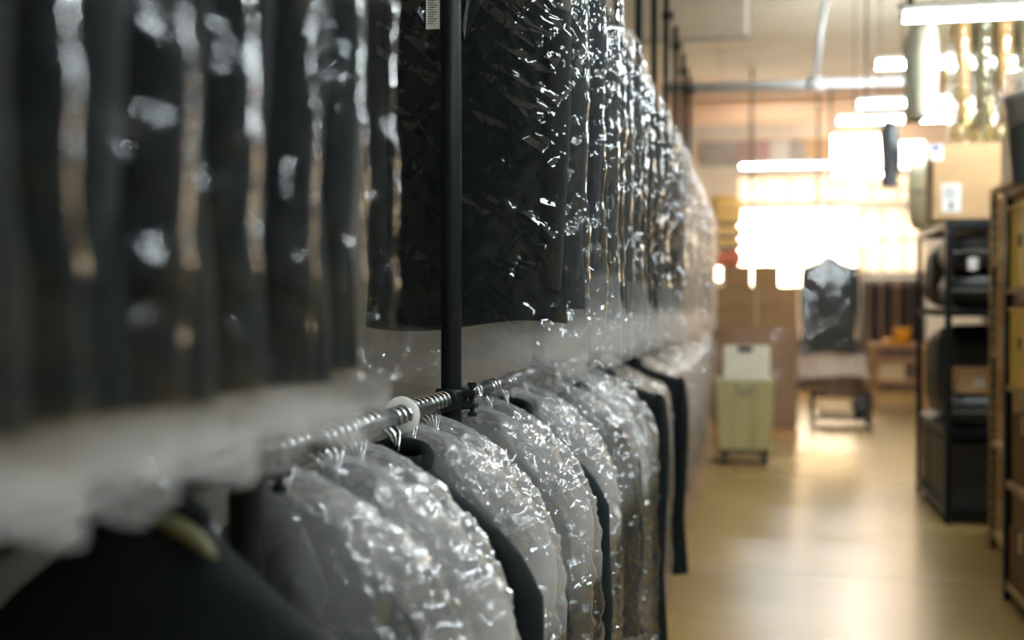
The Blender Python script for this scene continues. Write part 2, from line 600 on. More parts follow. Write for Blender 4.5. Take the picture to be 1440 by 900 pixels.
def bag_mesh(L, hw=0.285, hd=0.085, seed=0, mat='film', amp=0.010, freq=1.0, nu=112, nv=150, flare=1.0, neck=-0.035,
             milk=(0.008, 0.22), split=1.2, soft=0.02, high=False, lim=0.115):
    zk = [neck, -0.065, -0.10, -0.135, -0.17, -0.22, -0.34, -0.55, -L * 0.8, -L]
    wk = [0.016, 0.030, 0.085, 0.165, 0.88 * hw, 0.985 * hw, hw, hw, hw * (1 + flare) / 2, hw * flare]
    dk = [0.014, 0.032, 0.055, 0.062, 0.068, 0.078, hd, hd, hd * 0.97, hd * 0.88]
    if high:           # bunched close under the rail
        zk[:7] = [-0.024, -0.040, -0.070, -0.125, -0.20, -0.31, -0.42]
        wk[:7] = [0.008, 0.045, 0.095, 0.150, 0.80 * hw, 0.975 * hw, hw]
        dk[:6] = [0.006, 0.060, 0.078, 0.085, 0.085, 0.085]
    t = np.linspace(0, 1, nv)
    z = np.interp(t, [0, 0.34, 1], [zk[0], -0.36 if high else -0.26, -L])
    xs = [-a for a in zk]
    w = np.interp(-z, xs, wk)
    d = np.interp(-z, xs, dk)
    th = np.linspace(0, 2 * PI, nu, endpoint=False)
    Z, TH = np.meshgrid(z, th, indexing='ij')
    ct, st = np.cos(TH), np.sin(TH)
    X0 = w[:, None] * np.sign(ct) * np.abs(ct) ** 0.62
    Y0 = d[:, None] * np.sign(st) * np.abs(st) ** 0.85
    k = np.clip((-Z - 0.03) / 0.08, 0.0, 1)
    f = freq
    c1 = crease(X0 * 9 * f + Z * 5 * f, Y0 * 10 * f + 3, Z * 4.5 * f - X0 * 4 * f, seed)
    c2 = crease(X0 * 26 * f - Z * 9 * f, Y0 * 22 * f, Z * 16 * f + X0 * 10 * f, seed + 11)
    c3 = vnoise(X0 * 5, Y0 * 8, Z * 1.3, seed + 5) - 0.5
    dsp = amp * k * (1.3 * c1 + 0.8 * c2 + 1.4 * c3 + 0.45)
    nx, ny = ct * 0.55, np.sign(st) * np.abs(st) ** 0.5
    X = X0 + dsp * nx
    Y = Y0 + dsp * ny
    # the heat-sealed side seam stands out as a thin fin
    fin = np.abs(ct) ** 30
    X = X + np.sign(ct) * fin * k * (0.014 + 0.012 * vnoise(Z * 5.0, np.sign(ct) * 4, Z * 0 + 1.5, seed + 21))
    Y = Y + (vnoise(Z * 2.2, np.sign(ct) * 3.0, Z * 0, seed + 31) - 0.5) * 0.04 * np.abs(ct) ** 6 * k
    hem = np.clip((-Z - (L - 0.25)) / 0.25, 0, 1)
    Z2 = Z + hem * (0.05 * (vnoise(TH * 0.9, Z * 0, Z * 0 + seed, seed) - 0.5) + 0.018 * np.sin(3 * TH + seed))
    Y = Y * (1 - 0.20 * hem) + hem * 0.02 * np.sin(X0 * 16 + seed)
    Y = Y / (1 + np.abs(Y / lim) ** 6) ** (1 / 6)          # room that the neighbours leave it
    if high:           # film bunched on the shoulders sits proud of its own slope
        Z2 = Z2 + 0.9 * dsp * np.clip((0.34 + Z) / 0.08, 0, 1) * k
    me = MB().grid(np.stack([X, Y, Z2], -1), nu, nv, True).mesh('plastic_bag', M[mat], True)
    wob = (vnoise(X0 * 9 + 3, Y0 * 9, Z * 5, seed + 41) - 0.5) * soft * 2.0
    q = np.clip((-Z - split + wob) / soft + 0.5, 0, 1)
    q = q * q * (3 - 2 * q)
    return set_milk(me, (milk[0] * (1 - q) + milk[1] * q).reshape(-1))


RAIL_R = 0.0165


def hook_pts(dy=0.0, r=RAIL_R + 0.004):
    pts = []
    for k in range(15):
        a = math.radians(-25 + 235 * k / 14)
        pts.append((r * math.cos(a), dy, r * math.sin(a)))
    # from the tip over the rail, then the shank, bending to the middle of the hanger
    pts.append((-r * 0.75, dy, -r * 0.95))
    pts.append((-0.004, dy * 0.9, -0.030))
    pts.append((0, dy * 0.6, -0.045))
    pts.append((0, dy * 0.2, -0.085))
    return pts


HOOKS = [MB().tube(hook_pts(dy), 0.0036, 6).mesh('hook', M['chrome'], True) for dy in (0.0, 0.036, -0.036, 0.072, -0.072)]


def _hanger(wd, drop, pw):
    b = MB()
    pts, rs = [], []
    for k in range(-8, 9):
        q = k / 8
        pts.append((wd * q, 0.012 * q * q, -0.092 - drop * abs(q) ** pw))
        rs.append(0.007 + 0.006 * abs(q))
    b.tube(pts, rs, 8)
    return b.mesh('hanger', M['hanger'], True)


HANGER = _hanger(0.205, 0.090, 1.2)
HANGER_STEEP = _hanger(0.165, 0.165, 1.15)


def garment(name, label, cat, loc, jm, bm, rz=0.0, group=None, hooks=1, scale=None, parts=True, lift=0.0):
    t = thing(name, label, cat, loc, rz, group)
    if scale:
        t.scale = scale
    j = put('jacket', jm['body'], t, (0, 0, lift))
    if parts:
        put('sleeve', jm['sleeve-1'], j)
        put('sleeve', jm['sleeve1'], j)
        put('collar', jm['collar'], j)
        put('lapel', jm['lapel-1'], j)
        put('lapel', jm['lapel1'], j)
    h = put('hanger', HANGER_STEEP if jm.get('steep') else HANGER, t)
    for k in range(hooks):
        put('hook', HOOKS[k], h)
    if bm is not None:
        put('plastic_bag', bm, t)
    return t


# ================================================================== STRUCTURE
XL, XR, YB, YF, ZC = -3.4, 4.2, -5.0, 24.0, 5.2

fl = MB().box((XL - 0.2, YB - 0.2, -0.2), (XR + 0.2, YF + 0.2, 0.0)).build('floor', M['floor'])
struct(fl)
for i, yj in enumerate((-1.5, 3.0, 7.5, 12.0, 16.5, 21.0)):
    MB().box((XL, yj - 0.004, -0.01), (XR, yj + 0.004, 0.0008)).build('floor_joint', M['strap'], fl)
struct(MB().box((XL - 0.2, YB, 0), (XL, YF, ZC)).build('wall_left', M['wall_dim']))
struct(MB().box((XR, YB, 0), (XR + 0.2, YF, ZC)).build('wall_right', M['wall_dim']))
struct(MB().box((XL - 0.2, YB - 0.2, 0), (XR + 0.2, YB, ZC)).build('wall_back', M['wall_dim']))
cl = struct(MB().box((XL - 0.2, YB - 0.2, ZC), (XR + 0.2, 19.2, ZC + 0.2)).build('ceiling', M['ceiling']))
MB().box((XL - 0.2, 19.2, ZC), (XR + 0.2, YF + 0.2, ZC + 0.2)).build('timber_deck', M['brick'], cl)
for yb in (20.2, 21.3, 22.4, 23.4):
    MB().box((XL, yb - 0.06, ZC - 0.14), (XR, yb + 0.06, ZC)).build('joist', M['brick'], cl)
# ceiling panels that can be told apart
for (ya, yb2) in ((11.0, 14.6), (14.7, 17.0), (17.1, 19.1)):
    for (xa, xb) in ((XL + 0.05, -0.55), (-0.50, 1.9), (1.95, XR - 0.05)):
        MB().bbox((xa, ya, ZC - 0.03), (xb, yb2, ZC), 0.01).build('ceiling_panel', M['ceiling'], cl)

# far wall with window openings (rectangles given in the picture, standing on the wall plane)
YW = YF


def wrect(x0, y0, x1, y1):
    a = P(x0, y1, YW)
    b = P(x1, y0, YW)
    return (a.x, b.x, a.z, b.z)


OPEN = [('clear', wrect(1036, 291, 1206, 404), 4, 2),
        ('frost', wrect(1209, 291, 1302, 384), 3, 2),
        ('frost', wrect(1036, 243, 1302, 288), 7, 2),
        ('clear', wrect(1168, 186, 1243, 238), 2, 1),
        ('clear', wrect(1262, 196, 1302, 238), 1, 1),
        ('clear', wrect(1005, 374, 1016, 396), 1, 2)]  # tiny opening added only to give the bright dots beside the cartons
xs = sorted(set([XL, XR] + [v for _, r, _, _ in OPEN for v in r[:2]]))
zs = sorted(set([0.0, ZC] + [v for _, r, _, _ in OPEN for v in r[2:]]))
wb = MB()
for i in range(len(xs) - 1):
    for j in range(len(zs) - 1):
        cx, cz = (xs[i] + xs[i + 1]) / 2, (zs[j] + zs[j + 1]) / 2
        if not any(r[0] < cx < r[1] and r[2] < cz < r[3] for _, r, _, _ in OPEN):
            wb.box((xs[i], YW, zs[j]), (xs[i + 1], YW + 0.2, zs[j + 1]))
struct(wb.build('wall_far', M['wall']))
for n, (kind, r, nx, nz) in enumerate(OPEN):
    w = bpy.data.objects.new('window_%d' % (n + 1), None)
    COL.objects.link(w)
    struct(w)
    w.location = ((r[0] + r[1]) / 2, YW, r[2])
    ox = Vector(w.location)
    b = MB()
    t = 0.03
    for (xa, xb, za, zb) in ((r[0], r[1], r[2], r[2] + t), (r[0], r[1], r[3] - t, r[3]), (r[0], r[0] + t, r[2], r[3]), (r[1] - t, r[1], r[2], r[3])):
        b.box(Vector((xa, YW + 0.02, za)) - ox, Vector((xb, YW + 0.12, zb)) - ox)
    b.build('window_frame', M['frame'], w)
    sx, sz = (r[1] - r[0]) / nx, (r[3] - r[2]) / nz
    for i in range(1, nx):
        xx = r[0] + sx * i
        MB().box(Vector((xx - 0.018, YW + 0.03, r[2])) - ox, Vector((xx + 0.018, YW + 0.10, r[3])) - ox).build('mullion', M['frame'], w)
    for j in range(1, nz):
        z2 = r[2] + sz * j
        MB().box(Vector((r[0], YW + 0.03, z2 - 0.015)) - ox, Vector((r[1], YW + 0.10, z2 + 0.015)) - ox).build('mullion', M['frame'], w)
    for i in range(nx):
        for j in range(nz):
            MB().box(Vector((r[0] + sx * i + 0.005, YW + 0.06, r[2] + sz * j + 0.005)) - ox,
                     Vector((r[0] + sx * (i + 1) - 0.005, YW + 0.065, r[2] + sz * (j + 1) - 0.005)) - ox
                     ).build('pane', M['glass' if kind == 'clear' else 'frost'], w)
    pl = bpy.data.lights.new('window_portal', 'AREA')
    pl.shape = 'RECTANGLE'
    pl.size, pl.size_y = r[1] - r[0], r[3] - r[2]
    pl.cycles.is_portal = True
    po = bpy.data.objects.new('window_portal', pl)
    COL.objects.link(po)
    po.location = ((r[0] + r[1]) / 2, YW + 0.22, (r[2] + r[3]) / 2)
    po.rotation_euler = (-PI / 2, 0, 0)

# grey header panels high on the far wall
hd_r = wrect(985, 196, 1168, 234)
tr = bpy.data.objects.new('trim_1', None)
COL.objects.link(tr)
struct(tr)
tr.location = (hd_r[0], YW - 0.12, hd_r[2])
xx = 0.0
rg = random.Random(5)
k = 0
while xx < hd_r[1] - hd_r[0] - 0.1:
    ww = (0.42, 0.30, 0.62, 0.36, 0.30, 0.55)[k % 6]
    ww = min(ww, hd_r[1] - hd_r[0] - xx)
    MB().bbox((xx + 0.005, 0.02 * (k % 2), 0), (xx + ww - 0.005, 0.12, hd_r[3] - hd_r[2]), 0.01).build(
        'header_panel', M[('grey_panel', 'grey_panel', 'mauve', 'fixture', 'grey_panel', 'card_pale')[k % 6]], tr)
    xx += ww
    k += 1

wz = P(1250, 478, YW).z  # brown boards added to darken the lower far wall in place of clutter
wn = bpy.data.objects.new('trim_2', None)
COL.objects.link(wn)
struct(wn)
wn.location = (-0.9, YW - 0.03, 0)
for k in range(15):
    MB().bbox((k * 0.30, 0.004 * (k % 2), 0), (k * 0.30 + 0.292, 0.03, wz), 0.006).build('darkening_board', M['brown'], wn)

# duct / soffit under the ceiling, left of the aisle
a = P(890, 0, 12.4)
b = P(1052, 52, 12.4)
t = thing('ceiling_duct', 'boxy beige air duct under the ceiling at top centre', 'duct', ((a.x + b.x) / 2, 11.2, b.z))
wd = (b.x - a.x) / 2
MB().bbox((-wd, -1.2, 0), (wd, 1.2, ZC - b.z), 0.02).build('duct_body', M['ceiling'], t)
MB().box((-wd - 0.02, 1.15, -0.02), (wd + 0.02, 1.22, ZC - b.z)).build('duct_flange', M['grey_panel'], t)

# conduit crossing the aisle, with its diagonal drop
YC = 14.0
a, b = P(935, 121, YC), P(1290, 115, YC)
zc = (a.z + b.z) / 2
t = thing('ceiling_conduit', 'pale grey pipe running across the aisle below the ceiling', 'pipe', (a.x, YC, zc))
MB().tube([(0, 0, 0), (b.x - a.x, 0, 0)], 0.055, 12).build('cross_pipe', M['pipe_grey'], t, True)
c = P(1146, 106, YC)
d2 = P(1168, -30, 12.6)
MB().tube([(c.x - a.x, 0, 0.04), (d2.x - a.x, d2.y - YC, ZC - zc)], 0.035, 10).build('diagonal_drop', M['pipe_grey'], t, True)
MB().tube([(c.x - a.x - 0.09, 0, 0), (c.x - a.x + 0.09, 0, 0)], 0.075, 12).build('coupling', M['pipe_grey'], t, True)
for xr in (0.05, b.x - a.x - 0.05):
    MB().tube([(xr, 0, 0), (xr, 0, ZC - zc)], 0.008, 6).build('support_rod', M['pipe_grey'], t)

# thin drop rods near the far end
for (px, yt, yb3, Y) in ((1057, 140, 290, 18.5), (1150, 150, 290, 20.5), (1168, 90, 300, 20.0)):
    p0 = P(px, yb3, Y)
    tag(MB().tube([(p0.x, Y, p0.z), (p0.x, Y, ZC)], 0.022, 8).build('drop_rod', M['strap']),
        {1057: 'thin dark rod hanging from the ceiling, leftmost of the three far rods',
         1150: 'thin dark rod hanging from the ceiling, middle of the three far rods',
         1168: 'thin dark rod hanging from the ceiling, rightmost of the three far rods'}[px], 'rod', 'rods hanging from the far ceiling')


# ------------------------------------------------------------------ fluorescent fixtures
def fixture(x0, x1, Y, Z, label):
    t = thing('ceiling_light', label, 'light fixture', ((x0 + x1) / 2, Y, Z), 0, 'fluorescent fixtures over the aisle')
    h = (x1 - x0) / 2
    MB().bbox((-h, -0.04, 0.052), (h, 0.04, 0.11), 0.012).build('housing', M['fixture'], t)
    for x in (-h + 0.015, h - 0.015):
        MB().bbox((x - 0.015, -0.06, 0.005), (x + 0.015, 0.06, 0.054), 0.004).build('end_cap', M['fixture'], t)
    for y in (-0.035, 0.035):
        MB().tube([(-h + 0.03, y, 0.03), (h - 0.03, y, 0.03)], 0.019, 10, cap=False).build('tube', M['tube'], t, True)
    for x in (-h * 0.8, h * 0.8):
        MB().tube([(x, 0, 0.105), (x, 0, ZC - Z)], 0.006, 6).build('suspension_wire', M['strap'], t)
    return t


a = P(1265, 32, 9.0)
ZL = a.z
XA = a.x
fixture(XA, XA + 2.4, 9.0, ZL, 'long lit fluorescent fixture at top right in front of bagged clothes')
for (px, py, wd, lab) in ((1228, 98, 2.4, 'lit fluorescent fixture just above the grey cross pipe, second of the row'),
                          (1203, 152, 2.4, 'lit fluorescent fixture just below the grey cross pipe, third of the row'),
                          (1175, 175, 2.0, 'lit fluorescent fixture directly above the small bright upper window')):
    d = ray(px, py)
    tt = (ZL - EYE) / d.z
    fixture(d.x * tt, d.x * tt + wd, d.y * tt, ZL, lab)
a, b = P(1040, 237, 21.6), P(1168, 237, 21.6)
fixture(a.x, b.x, 21.6, a.z, 'lit fluorescent fixture under the grey header panels at the far wall')
a, b = P(1170, 249, 22.4), P(1250, 249, 22.4)
fixture(a.x, b.x, 22.4, a.z, 'lit fluorescent fixture just below the small bright upper window')
for i, yy in enumerate((6.6, 4.2, 1.8, -0.6, -3.0)):
    fixture(XA, XA + 2.4, yy, ZL, 'lit fluorescent fixture over the near aisle, %s towards the viewer' % ORD[i])

# ================================================================== GARMENT RACK (left)
RX = -0.70
ZLOW = EYE - 0.22
ZUP = EYE + 1.15
ZTOP = EYE + 2.34
POST0, DP = 1.59, 1.18
NP = 11
rack = thing('garment_rack', 'long black steel pipe garment rack with two rails along the aisle', 'garment rack', (RX, 0.41, 0))
posts_y = [POST0 + DP * (k - 1) for k in range(NP + 1)]
pm = MB().tube([(0, 0, 0.01), (0, 0, ZTOP + 0.18)], 0.0245, 20).mesh('post', M['black_steel'], True)
fm = MB().lathe([(0.0, 0.012), (0.055, 0.012), (0.06, 0.006), (0.06, 0.0), (0.0, 0.0)]).mesh('foot_plate', M['black_steel'])


def clamp_mesh():
    b = MB()
    b.lathe([(0.0262, -0.024), (0.036, -0.024), (0.038, -0.018), (0.038, 0.018), (0.036, 0.024), (0.0262, 0.024)], 'Z')
    b.lathe([(0.018, -0.060), (0.027, -0.060), (0.027, -0.026), (0.018, -0.026)], 'Y')
    b.lathe([(0.018, 0.026), (0.027, 0.026), (0.027, 0.060), (0.018, 0.060)], 'Y')
    b.bbox((0.030, -0.022, -0.022), (0.062, 0.022, -0.006), 0.004)
    b.bbox((0.030, -0.022, 0.006), (0.062, 0.022, 0.022), 0.004)
    return b.mesh('clamp', M['black_steel'])


def bolt_mesh():
    b = MB()
    b.tube([(0.050, 0, -0.040), (0.050, 0, 0.040)], 0.006, 8)
    b.lathe([(0.0, 0.040), (0.011, 0.040), (0.011, 0.030), (0.0, 0.030)], 'Z', (0.050, 0, 0), 6)
    b.lathe([(0.0, -0.030), (0.011, -0.030), (0.011, -0.040), (0.0, -0.040)], 'Z', (0.050, 0, 0), 6)
    return b.mesh('bolt', M['black_steel'])


CM, BM = clamp_mesh(), bolt_mesh()
for py in posts_y:
    p = put('post', pm, rack, (0, py - 0.41, 0))
    put('foot_plate', fm, p)
    for zc in (ZLOW, ZUP, ZTOP):
        c = put('clamp', CM, rack, (0, py - 0.41, zc))
        put('bolt', BM, c)
y_end = posts_y[-1] + 0.3
for z in (ZLOW, ZUP):
    for k in range(len(posts_y)):
        y0 = posts_y[k] - 0.41
        y1 = (posts_y[k + 1] if k + 1 < len(posts_y) else y_end) - 0.41
        MB().tube([(0, y0 + 0.002, z), (0, y1 - 0.002, z)], RAIL_R, 16).build('rail', M['rail_steel'], rack, True)
# rail sleeves (joints) seen on the near bay
for yy in (1.02, 1.24):
    MB().tube([(0, yy - 0.012 - 0.41, ZLOW), (0, yy + 0.012 - 0.41, ZLOW)], RAIL_R + 0.003, 16).build('rail_sleeve', M['black_steel'], rack, True)


def disc(Y, label, mat='divider'):
    ro = 0.038
    o = MB().lathe([(RAIL_R + 0.002, -0.002), (ro - 0.001, -0.0025), (ro, 0), (ro - 0.001, 0.0025), (RAIL_R + 0.002, 0.002), (RAIL_R + 0.002, -0.002)], 'Y', n=40).build('size_divider', M[mat], None, True)
    o.location = (RX, Y, ZLOW - 0.002)
    if mat == 'film_milk':
        set_milk(o.data, 0.4)
    tag(o, label, 'rack divider', 'round size dividers on the lower rail')


disc(2.36, 'round white plastic size divider on the lower rail before the nearest full black post')
disc(2.94, 'round clear-grey size divider on the lower rail just past the black post', 'film_milk')

# ------------------------------------------------------------------ upper tier
UJ = [jacket_meshes(1.20, seed=3, hw=0.245, mat='wool', sleeve=0.93), jacket_meshes(1.17, seed=9, hw=0.245, mat='wool_teal', sleeve=0.90),
      jacket_meshes(1.05, seed=17, hw=0.245, mat='navy', sleeve=0.86), jacket_meshes(1.13, seed=23, hw=0.245, mat='wool', sleeve=0.90, hd=0.055)]
UB = [bag_mesh(1.36, seed=2, flare=1.0, split=1.21), bag_mesh(1.30, seed=8, flare=1.0, amp=0.012, split=1.18), bag_mesh(1.32, seed=15, flare=1.02, amp=0.010, split=1.06),
      bag_mesh(1.28, seed=31, flare=1.0, amp=0.012, split=1.14)]
NJ = [jacket_meshes(1.25, seed=203, mat='wool', sleeve=0.95, hw=0.218, hd=0.05, lim=0.055), jacket_meshes(1.24, seed=209, mat='wool_teal', sleeve=0.95, hw=0.218, hd=0.05, lim=0.055)]
UBS = [bag_mesh(1.31, seed=41, flare=1.0, mat='film_soft', hw=0.247, amp=0.010, hd=0.068, split=1.25, milk=(0.005, 0.5), lim=0.070),
       bag_mesh(1.30, seed=47, flare=1.0, mat='film_soft', hw=0.247, amp=0.012, hd=0.068, split=1.24, milk=(0.005, 0.5), lim=0.070)]
UBW = [bag_mesh(1.34, seed=51, flare=1.03, mat='film_warm', amp=0.014, milk=(0.22, 0.30)), bag_mesh(1.40, seed=57, flare=1.05, mat='film_warm', amp=0.016, milk=(0.18, 0.32))]
rg = random.Random(11)

near = [0.72, 0.86, 1.01, 1.16, 1.31, 1.45]
for i, yy in enumerate(near):
    garment('bagged_jacket', 'blurred dark bagged jacket of the near left group on the upper rail, %s from viewer' % ORD[i], 'jacket',
            (RX - 0.008 + rg.uniform(-0.006, 0.006), yy, ZUP), NJ[i % 2], UBS[i % 2], rg.uniform(-0.012, 0.012), 'bagged jackets before the black post, upper rail')
mid = [2.96, 3.22, 3.46, 3.70, 4.10, 4.34, 4.62, 4.95, 5.34, 5.75, 6.15, 6.62, 7.08]
for i, yy in enumerate(mid):
    lab = 'black jacket in clear crinkled plastic on the upper rail, %s past the black post' % ORD[i]
    t = garment('bagged_jacket', lab, 'jacket', (RX + rg.uniform(-0.012, 0.012), yy, ZUP), UJ[i % 4], UB[i % 4], rg.uniform(-0.05, 0.05),
                'bagged jackets past the black post, upper rail')
    if i == 0:
        p0 = P(607, 18, yy - 0.11)
        loc = p0 - Vector(t.location)
        tg = MB().box((-0.017, -0.0006, -0.040), (0.017, 0.0006, 0.10)).build('paper_tag', M['paper'], t)
        tg.location = loc
        tg['label'] = 'white paper tag with dark print'
        b = MB()
        for q in range(22):
            b.box((-0.012, -0.0012, -0.028 + q * 0.0056), (0.002 + 0.004 * ((q * 7) % 3), -0.0007, -0.0262 + q * 0.0056))
        b.build('print', M['ink'], tg)
far = [7.75, 8.15, 8.5, 9.0, 9.5, 10.1, 10.6, 11.3, 11.8, 12.5, 13.1]
for i, yy in enumerate(far):
    garment('bagged_jacket', 'dark garment in pale pinkish plastic far along the upper rail, %s of the pale group' % ORD[i], 'jacket',
            (RX + rg.uniform(-0.012, 0.012), yy, ZUP), UJ[(i + 2) % 4], UBW[i % 2], rg.uniform(-0.06, 0.06), 'pale bagged garments far along the upper rail', parts=i < 4)

# ------------------------------------------------------------------ lower tier
LJ = [jacket_meshes(0.95, seed=63, hw=0.245, mat='wool', sleeve=0.60, hd=0.055, lim=0.07, steep=True), jacket_meshes(1.12, seed=69, hw=0.245, mat='wool_teal', sleeve=0.64, hd=0.055, lim=0.07, steep=True),
      jacket_meshes(1.02, seed=77, hw=0.245, mat='navy', sleeve=0.62, hd=0.052, lim=0.07, steep=True)]
LK = dict(mat='film_milk', nu=150, nv=190, high=True, milk=(0.95, 0.035), split=0.40, soft=0.34, lim=0.086)
LB = [bag_mesh(1.22, seed=81, hw=0.28, hd=0.084, amp=0.017, freq=2.0, **LK), bag_mesh(1.16, seed=87, hw=0.285, hd=0.086, amp=0.018, freq=1.7, **LK),
      bag_mesh(1.26, seed=93, hw=0.275, hd=0.082, amp=0.017, freq=2.3, **LK)]
LBW = [bag_mesh(1.2, seed=101, hw=0.28, hd=0.10, mat='film_warm', amp=0.018, milk=(0.35, 0.12), split=0.6, soft=0.3),
       bag_mesh(1.3, seed=107, hw=0.28, hd=0.10, mat='film_warm', amp=0.018, milk=(0.35, 0.12), split=0.6, soft=0.3)]
BJ = jacket_meshes(1.05, seed=121, hw=0.29, hd=0.085, mat='wool', sleeve=0.7, steep=True)
t = garment('black_jacket', 'unbagged black jacket with olive collar lining, blurred at bottom left', 'jacket', (RX, 1.31, ZLOW), BJ, None, PI - 0.04,
            'garments on the lower rail', hooks=1, lift=0.075)
b = MB()
pts = []
for k in range(9):
    q = k / 8
    pts.append((-0.030 - 0.085 * q, 0.046 + 0.006 * q, -0.022 - 0.040 * q * q))
b.tube(pts, [0.004, 0.008, 0.011, 0.012, 0.012, 0.011, 0.010, 0.008, 0.004], 8)
c = b.build('collar_lining', M['olive'], t, True)
c['label'] = 'olive collar lining'

PJ = [jacket_meshes(1.04, seed=221, hw=0.292, hd=0.055, mat='wool', sleeve=0.70, lim=0.07, steep=True), jacket_meshes(0.98, seed=227, hw=0.29, hd=0.055, mat='wool_teal', sleeve=0.68, lim=0.07, steep=True)]


def plain(yy, label):
    garment('black_jacket', label, 'jacket', (RX + 0.012, yy, ZLOW), PJ[int(yy * 10) % 2], None, rg.uniform(-0.012, 0.012), 'garments on the lower rail', hooks=3, lift=0.015)


low = [1.74, 1.92, 2.10, 2.28, 2.456, 2.632]
for i, yy in enumerate(low):
    if i == 3:
        plain(yy, 'black jacket without a bag on the lower rail, %s before the sharp black post' % ORD[len(low) - 1 - i])
        continue
    garment('bagged_jacket', 'dark jacket in milky crumpled plastic on the lower rail, %s before the sharp black post' % ORD[len(low) - 1 - i], 'jacket',
            (RX + rg.uniform(-0.01, 0.01), yy, ZLOW), LJ[i % 3], LB[i % 3], rg.uniform(-0.012, 0.012), 'garments on the lower rail', hooks=5, lift=0.010)
low2 = [2.98, 3.17, 3.36, 3.56, 3.76, 4.10, 4.32, 4.56, 4.79, 4.99]
for i, yy in enumerate(low2):
    if i in (2, 6):
        plain(yy, 'black jacket without a bag on the lower rail, %s past the sharp black post' % ORD[i])
        continue
    garment('bagged_jacket', 'dark jacket in milky crumpled plastic on the lower rail, %s past the sharp black post' % ORD[i], 'jacket',
            (RX + rg.uniform(-0.012, 0.012), yy, ZLOW), LJ[(i + 1) % 3], LB[(i + 1) % 3], rg.uniform(-0.012, 0.012), 'garments on the lower rail', hooks=3, lift=0.010)
LONG = jacket_meshes(1.32, seed=131, hw=0.30, hd=0.06, mat='wool', sleeve=0.75)
LONG2 = jacket_meshes(1.22, seed=137, hw=0.31, hd=0.07, mat='wool', sleeve=0.75)
garment('black_coat', 'long unbagged black coat on the lower rail beyond the milky bags, nearer of two', 'coat', (RX + 0.02, 5.36, ZLOW), LONG, None, 0.02,
        'long black coats on the lower rail')
low3 = [5.75, 6.05]
for i, yy in enumerate(low3):
    garment('bagged_jacket', 'dark jacket in pale plastic between the two long black coats, %s from the viewer' % ORD[i], 'jacket',
            (RX, yy, ZLOW), LJ[i % 3], LBW[i % 2], rg.uniform(-0.06, 0.06), 'garments on the lower rail')
garment('black_coat', 'long unbagged black coat on the lower rail beyond the milky bags, farther of two', 'coat', (RX + 0.03, 6.62, ZLOW), LONG2, None, -0.03,
        'long black coats on the lower rail')
low4 = [6.96, 7.26, 7.8, 8.3, 8.87, 9.35, 10.05, 10.45, 10.86, 11.4, 11.85, 13.56]
for i, yy in enumerate(low4):
    garment('bagged_jacket', 'blurred pale bagged garment far along the lower rail, %s past the long coats' % ORD[i], 'jacket',
            (RX + rg.uniform(-0.012, 0.012), yy, ZLOW), LJ[i % 3], LBW[i % 2], rg.uniform(-0.06, 0.06), 'pale bagged garments far along the lower rail', parts=i < 4)

# ================================================================== RIGHT SIDE
# slim shelf unit near the camera, at the right edge of the picture
SX0 = G(1410, 842).x
SY1 = G(1410, 842).y
SY0, SD = SY1 - 1.85, 0.62
ZB = [0.10, 0.66, 1.19, 1.72, 2.25]


def shelf_unit(name, label, x0, x1, y0, y1, levels, mat_post, mat_board, ztop, pw=0.045, bt=0.035, lip=None):
    t = thing(name, label, 'shelf', ((x0 + x1) / 2, (y0 + y1) / 2, 0))
    hx, hy = (x1 - x0) / 2, (y1 - y0) / 2
    for sx in (-1, 1):
        for sy in (-1, 1):
            b = MB()
            xa, ya = sx * hx, sy * hy
            b.box((min(xa, xa - sx * pw), min(ya, ya - sy * 0.006), 0), (max(xa, xa - sx * pw), max(ya, ya - sy * 0.006), ztop))
            b.box((min(xa, xa - sx * 0.006), min(ya, ya - sy * pw), 0), (max(xa, xa - sx * 0.006), max(ya, ya - sy * pw), ztop))
            b.build('post', M[mat_post], t)
    for z in levels:
        s = MB().box((-hx + 0.008, -hy + 0.008, z - bt), (hx - 0.008, hy - 0.008, z)).build('shelf_board', M[mat_board], t)
        if lip:
            for sy in (-1, 1):
                MB().box((-hx + 0.007, sy * (hy - 0.007) - 0.006, z - 0.06), (hx - 0.007, sy * (hy - 0.007) + 0.006, z)).build('edge_beam', M[lip], s)
            for sx in (-1, 1):
                MB().box((sx * (hx - 0.007) - 0.006, -hy + 0.012, z - 0.06), (sx * (hx - 0.007) + 0.006, hy - 0.012, z)).build('edge_beam', M[lip], s)
    return t


shelf_unit('storage_shelf', 'black steel shelf with plywood boards at the right edge, nearest to viewer', SX0, SX0 + SD, SY0, SY1, ZB, 'black_steel', 'board', 2.249)


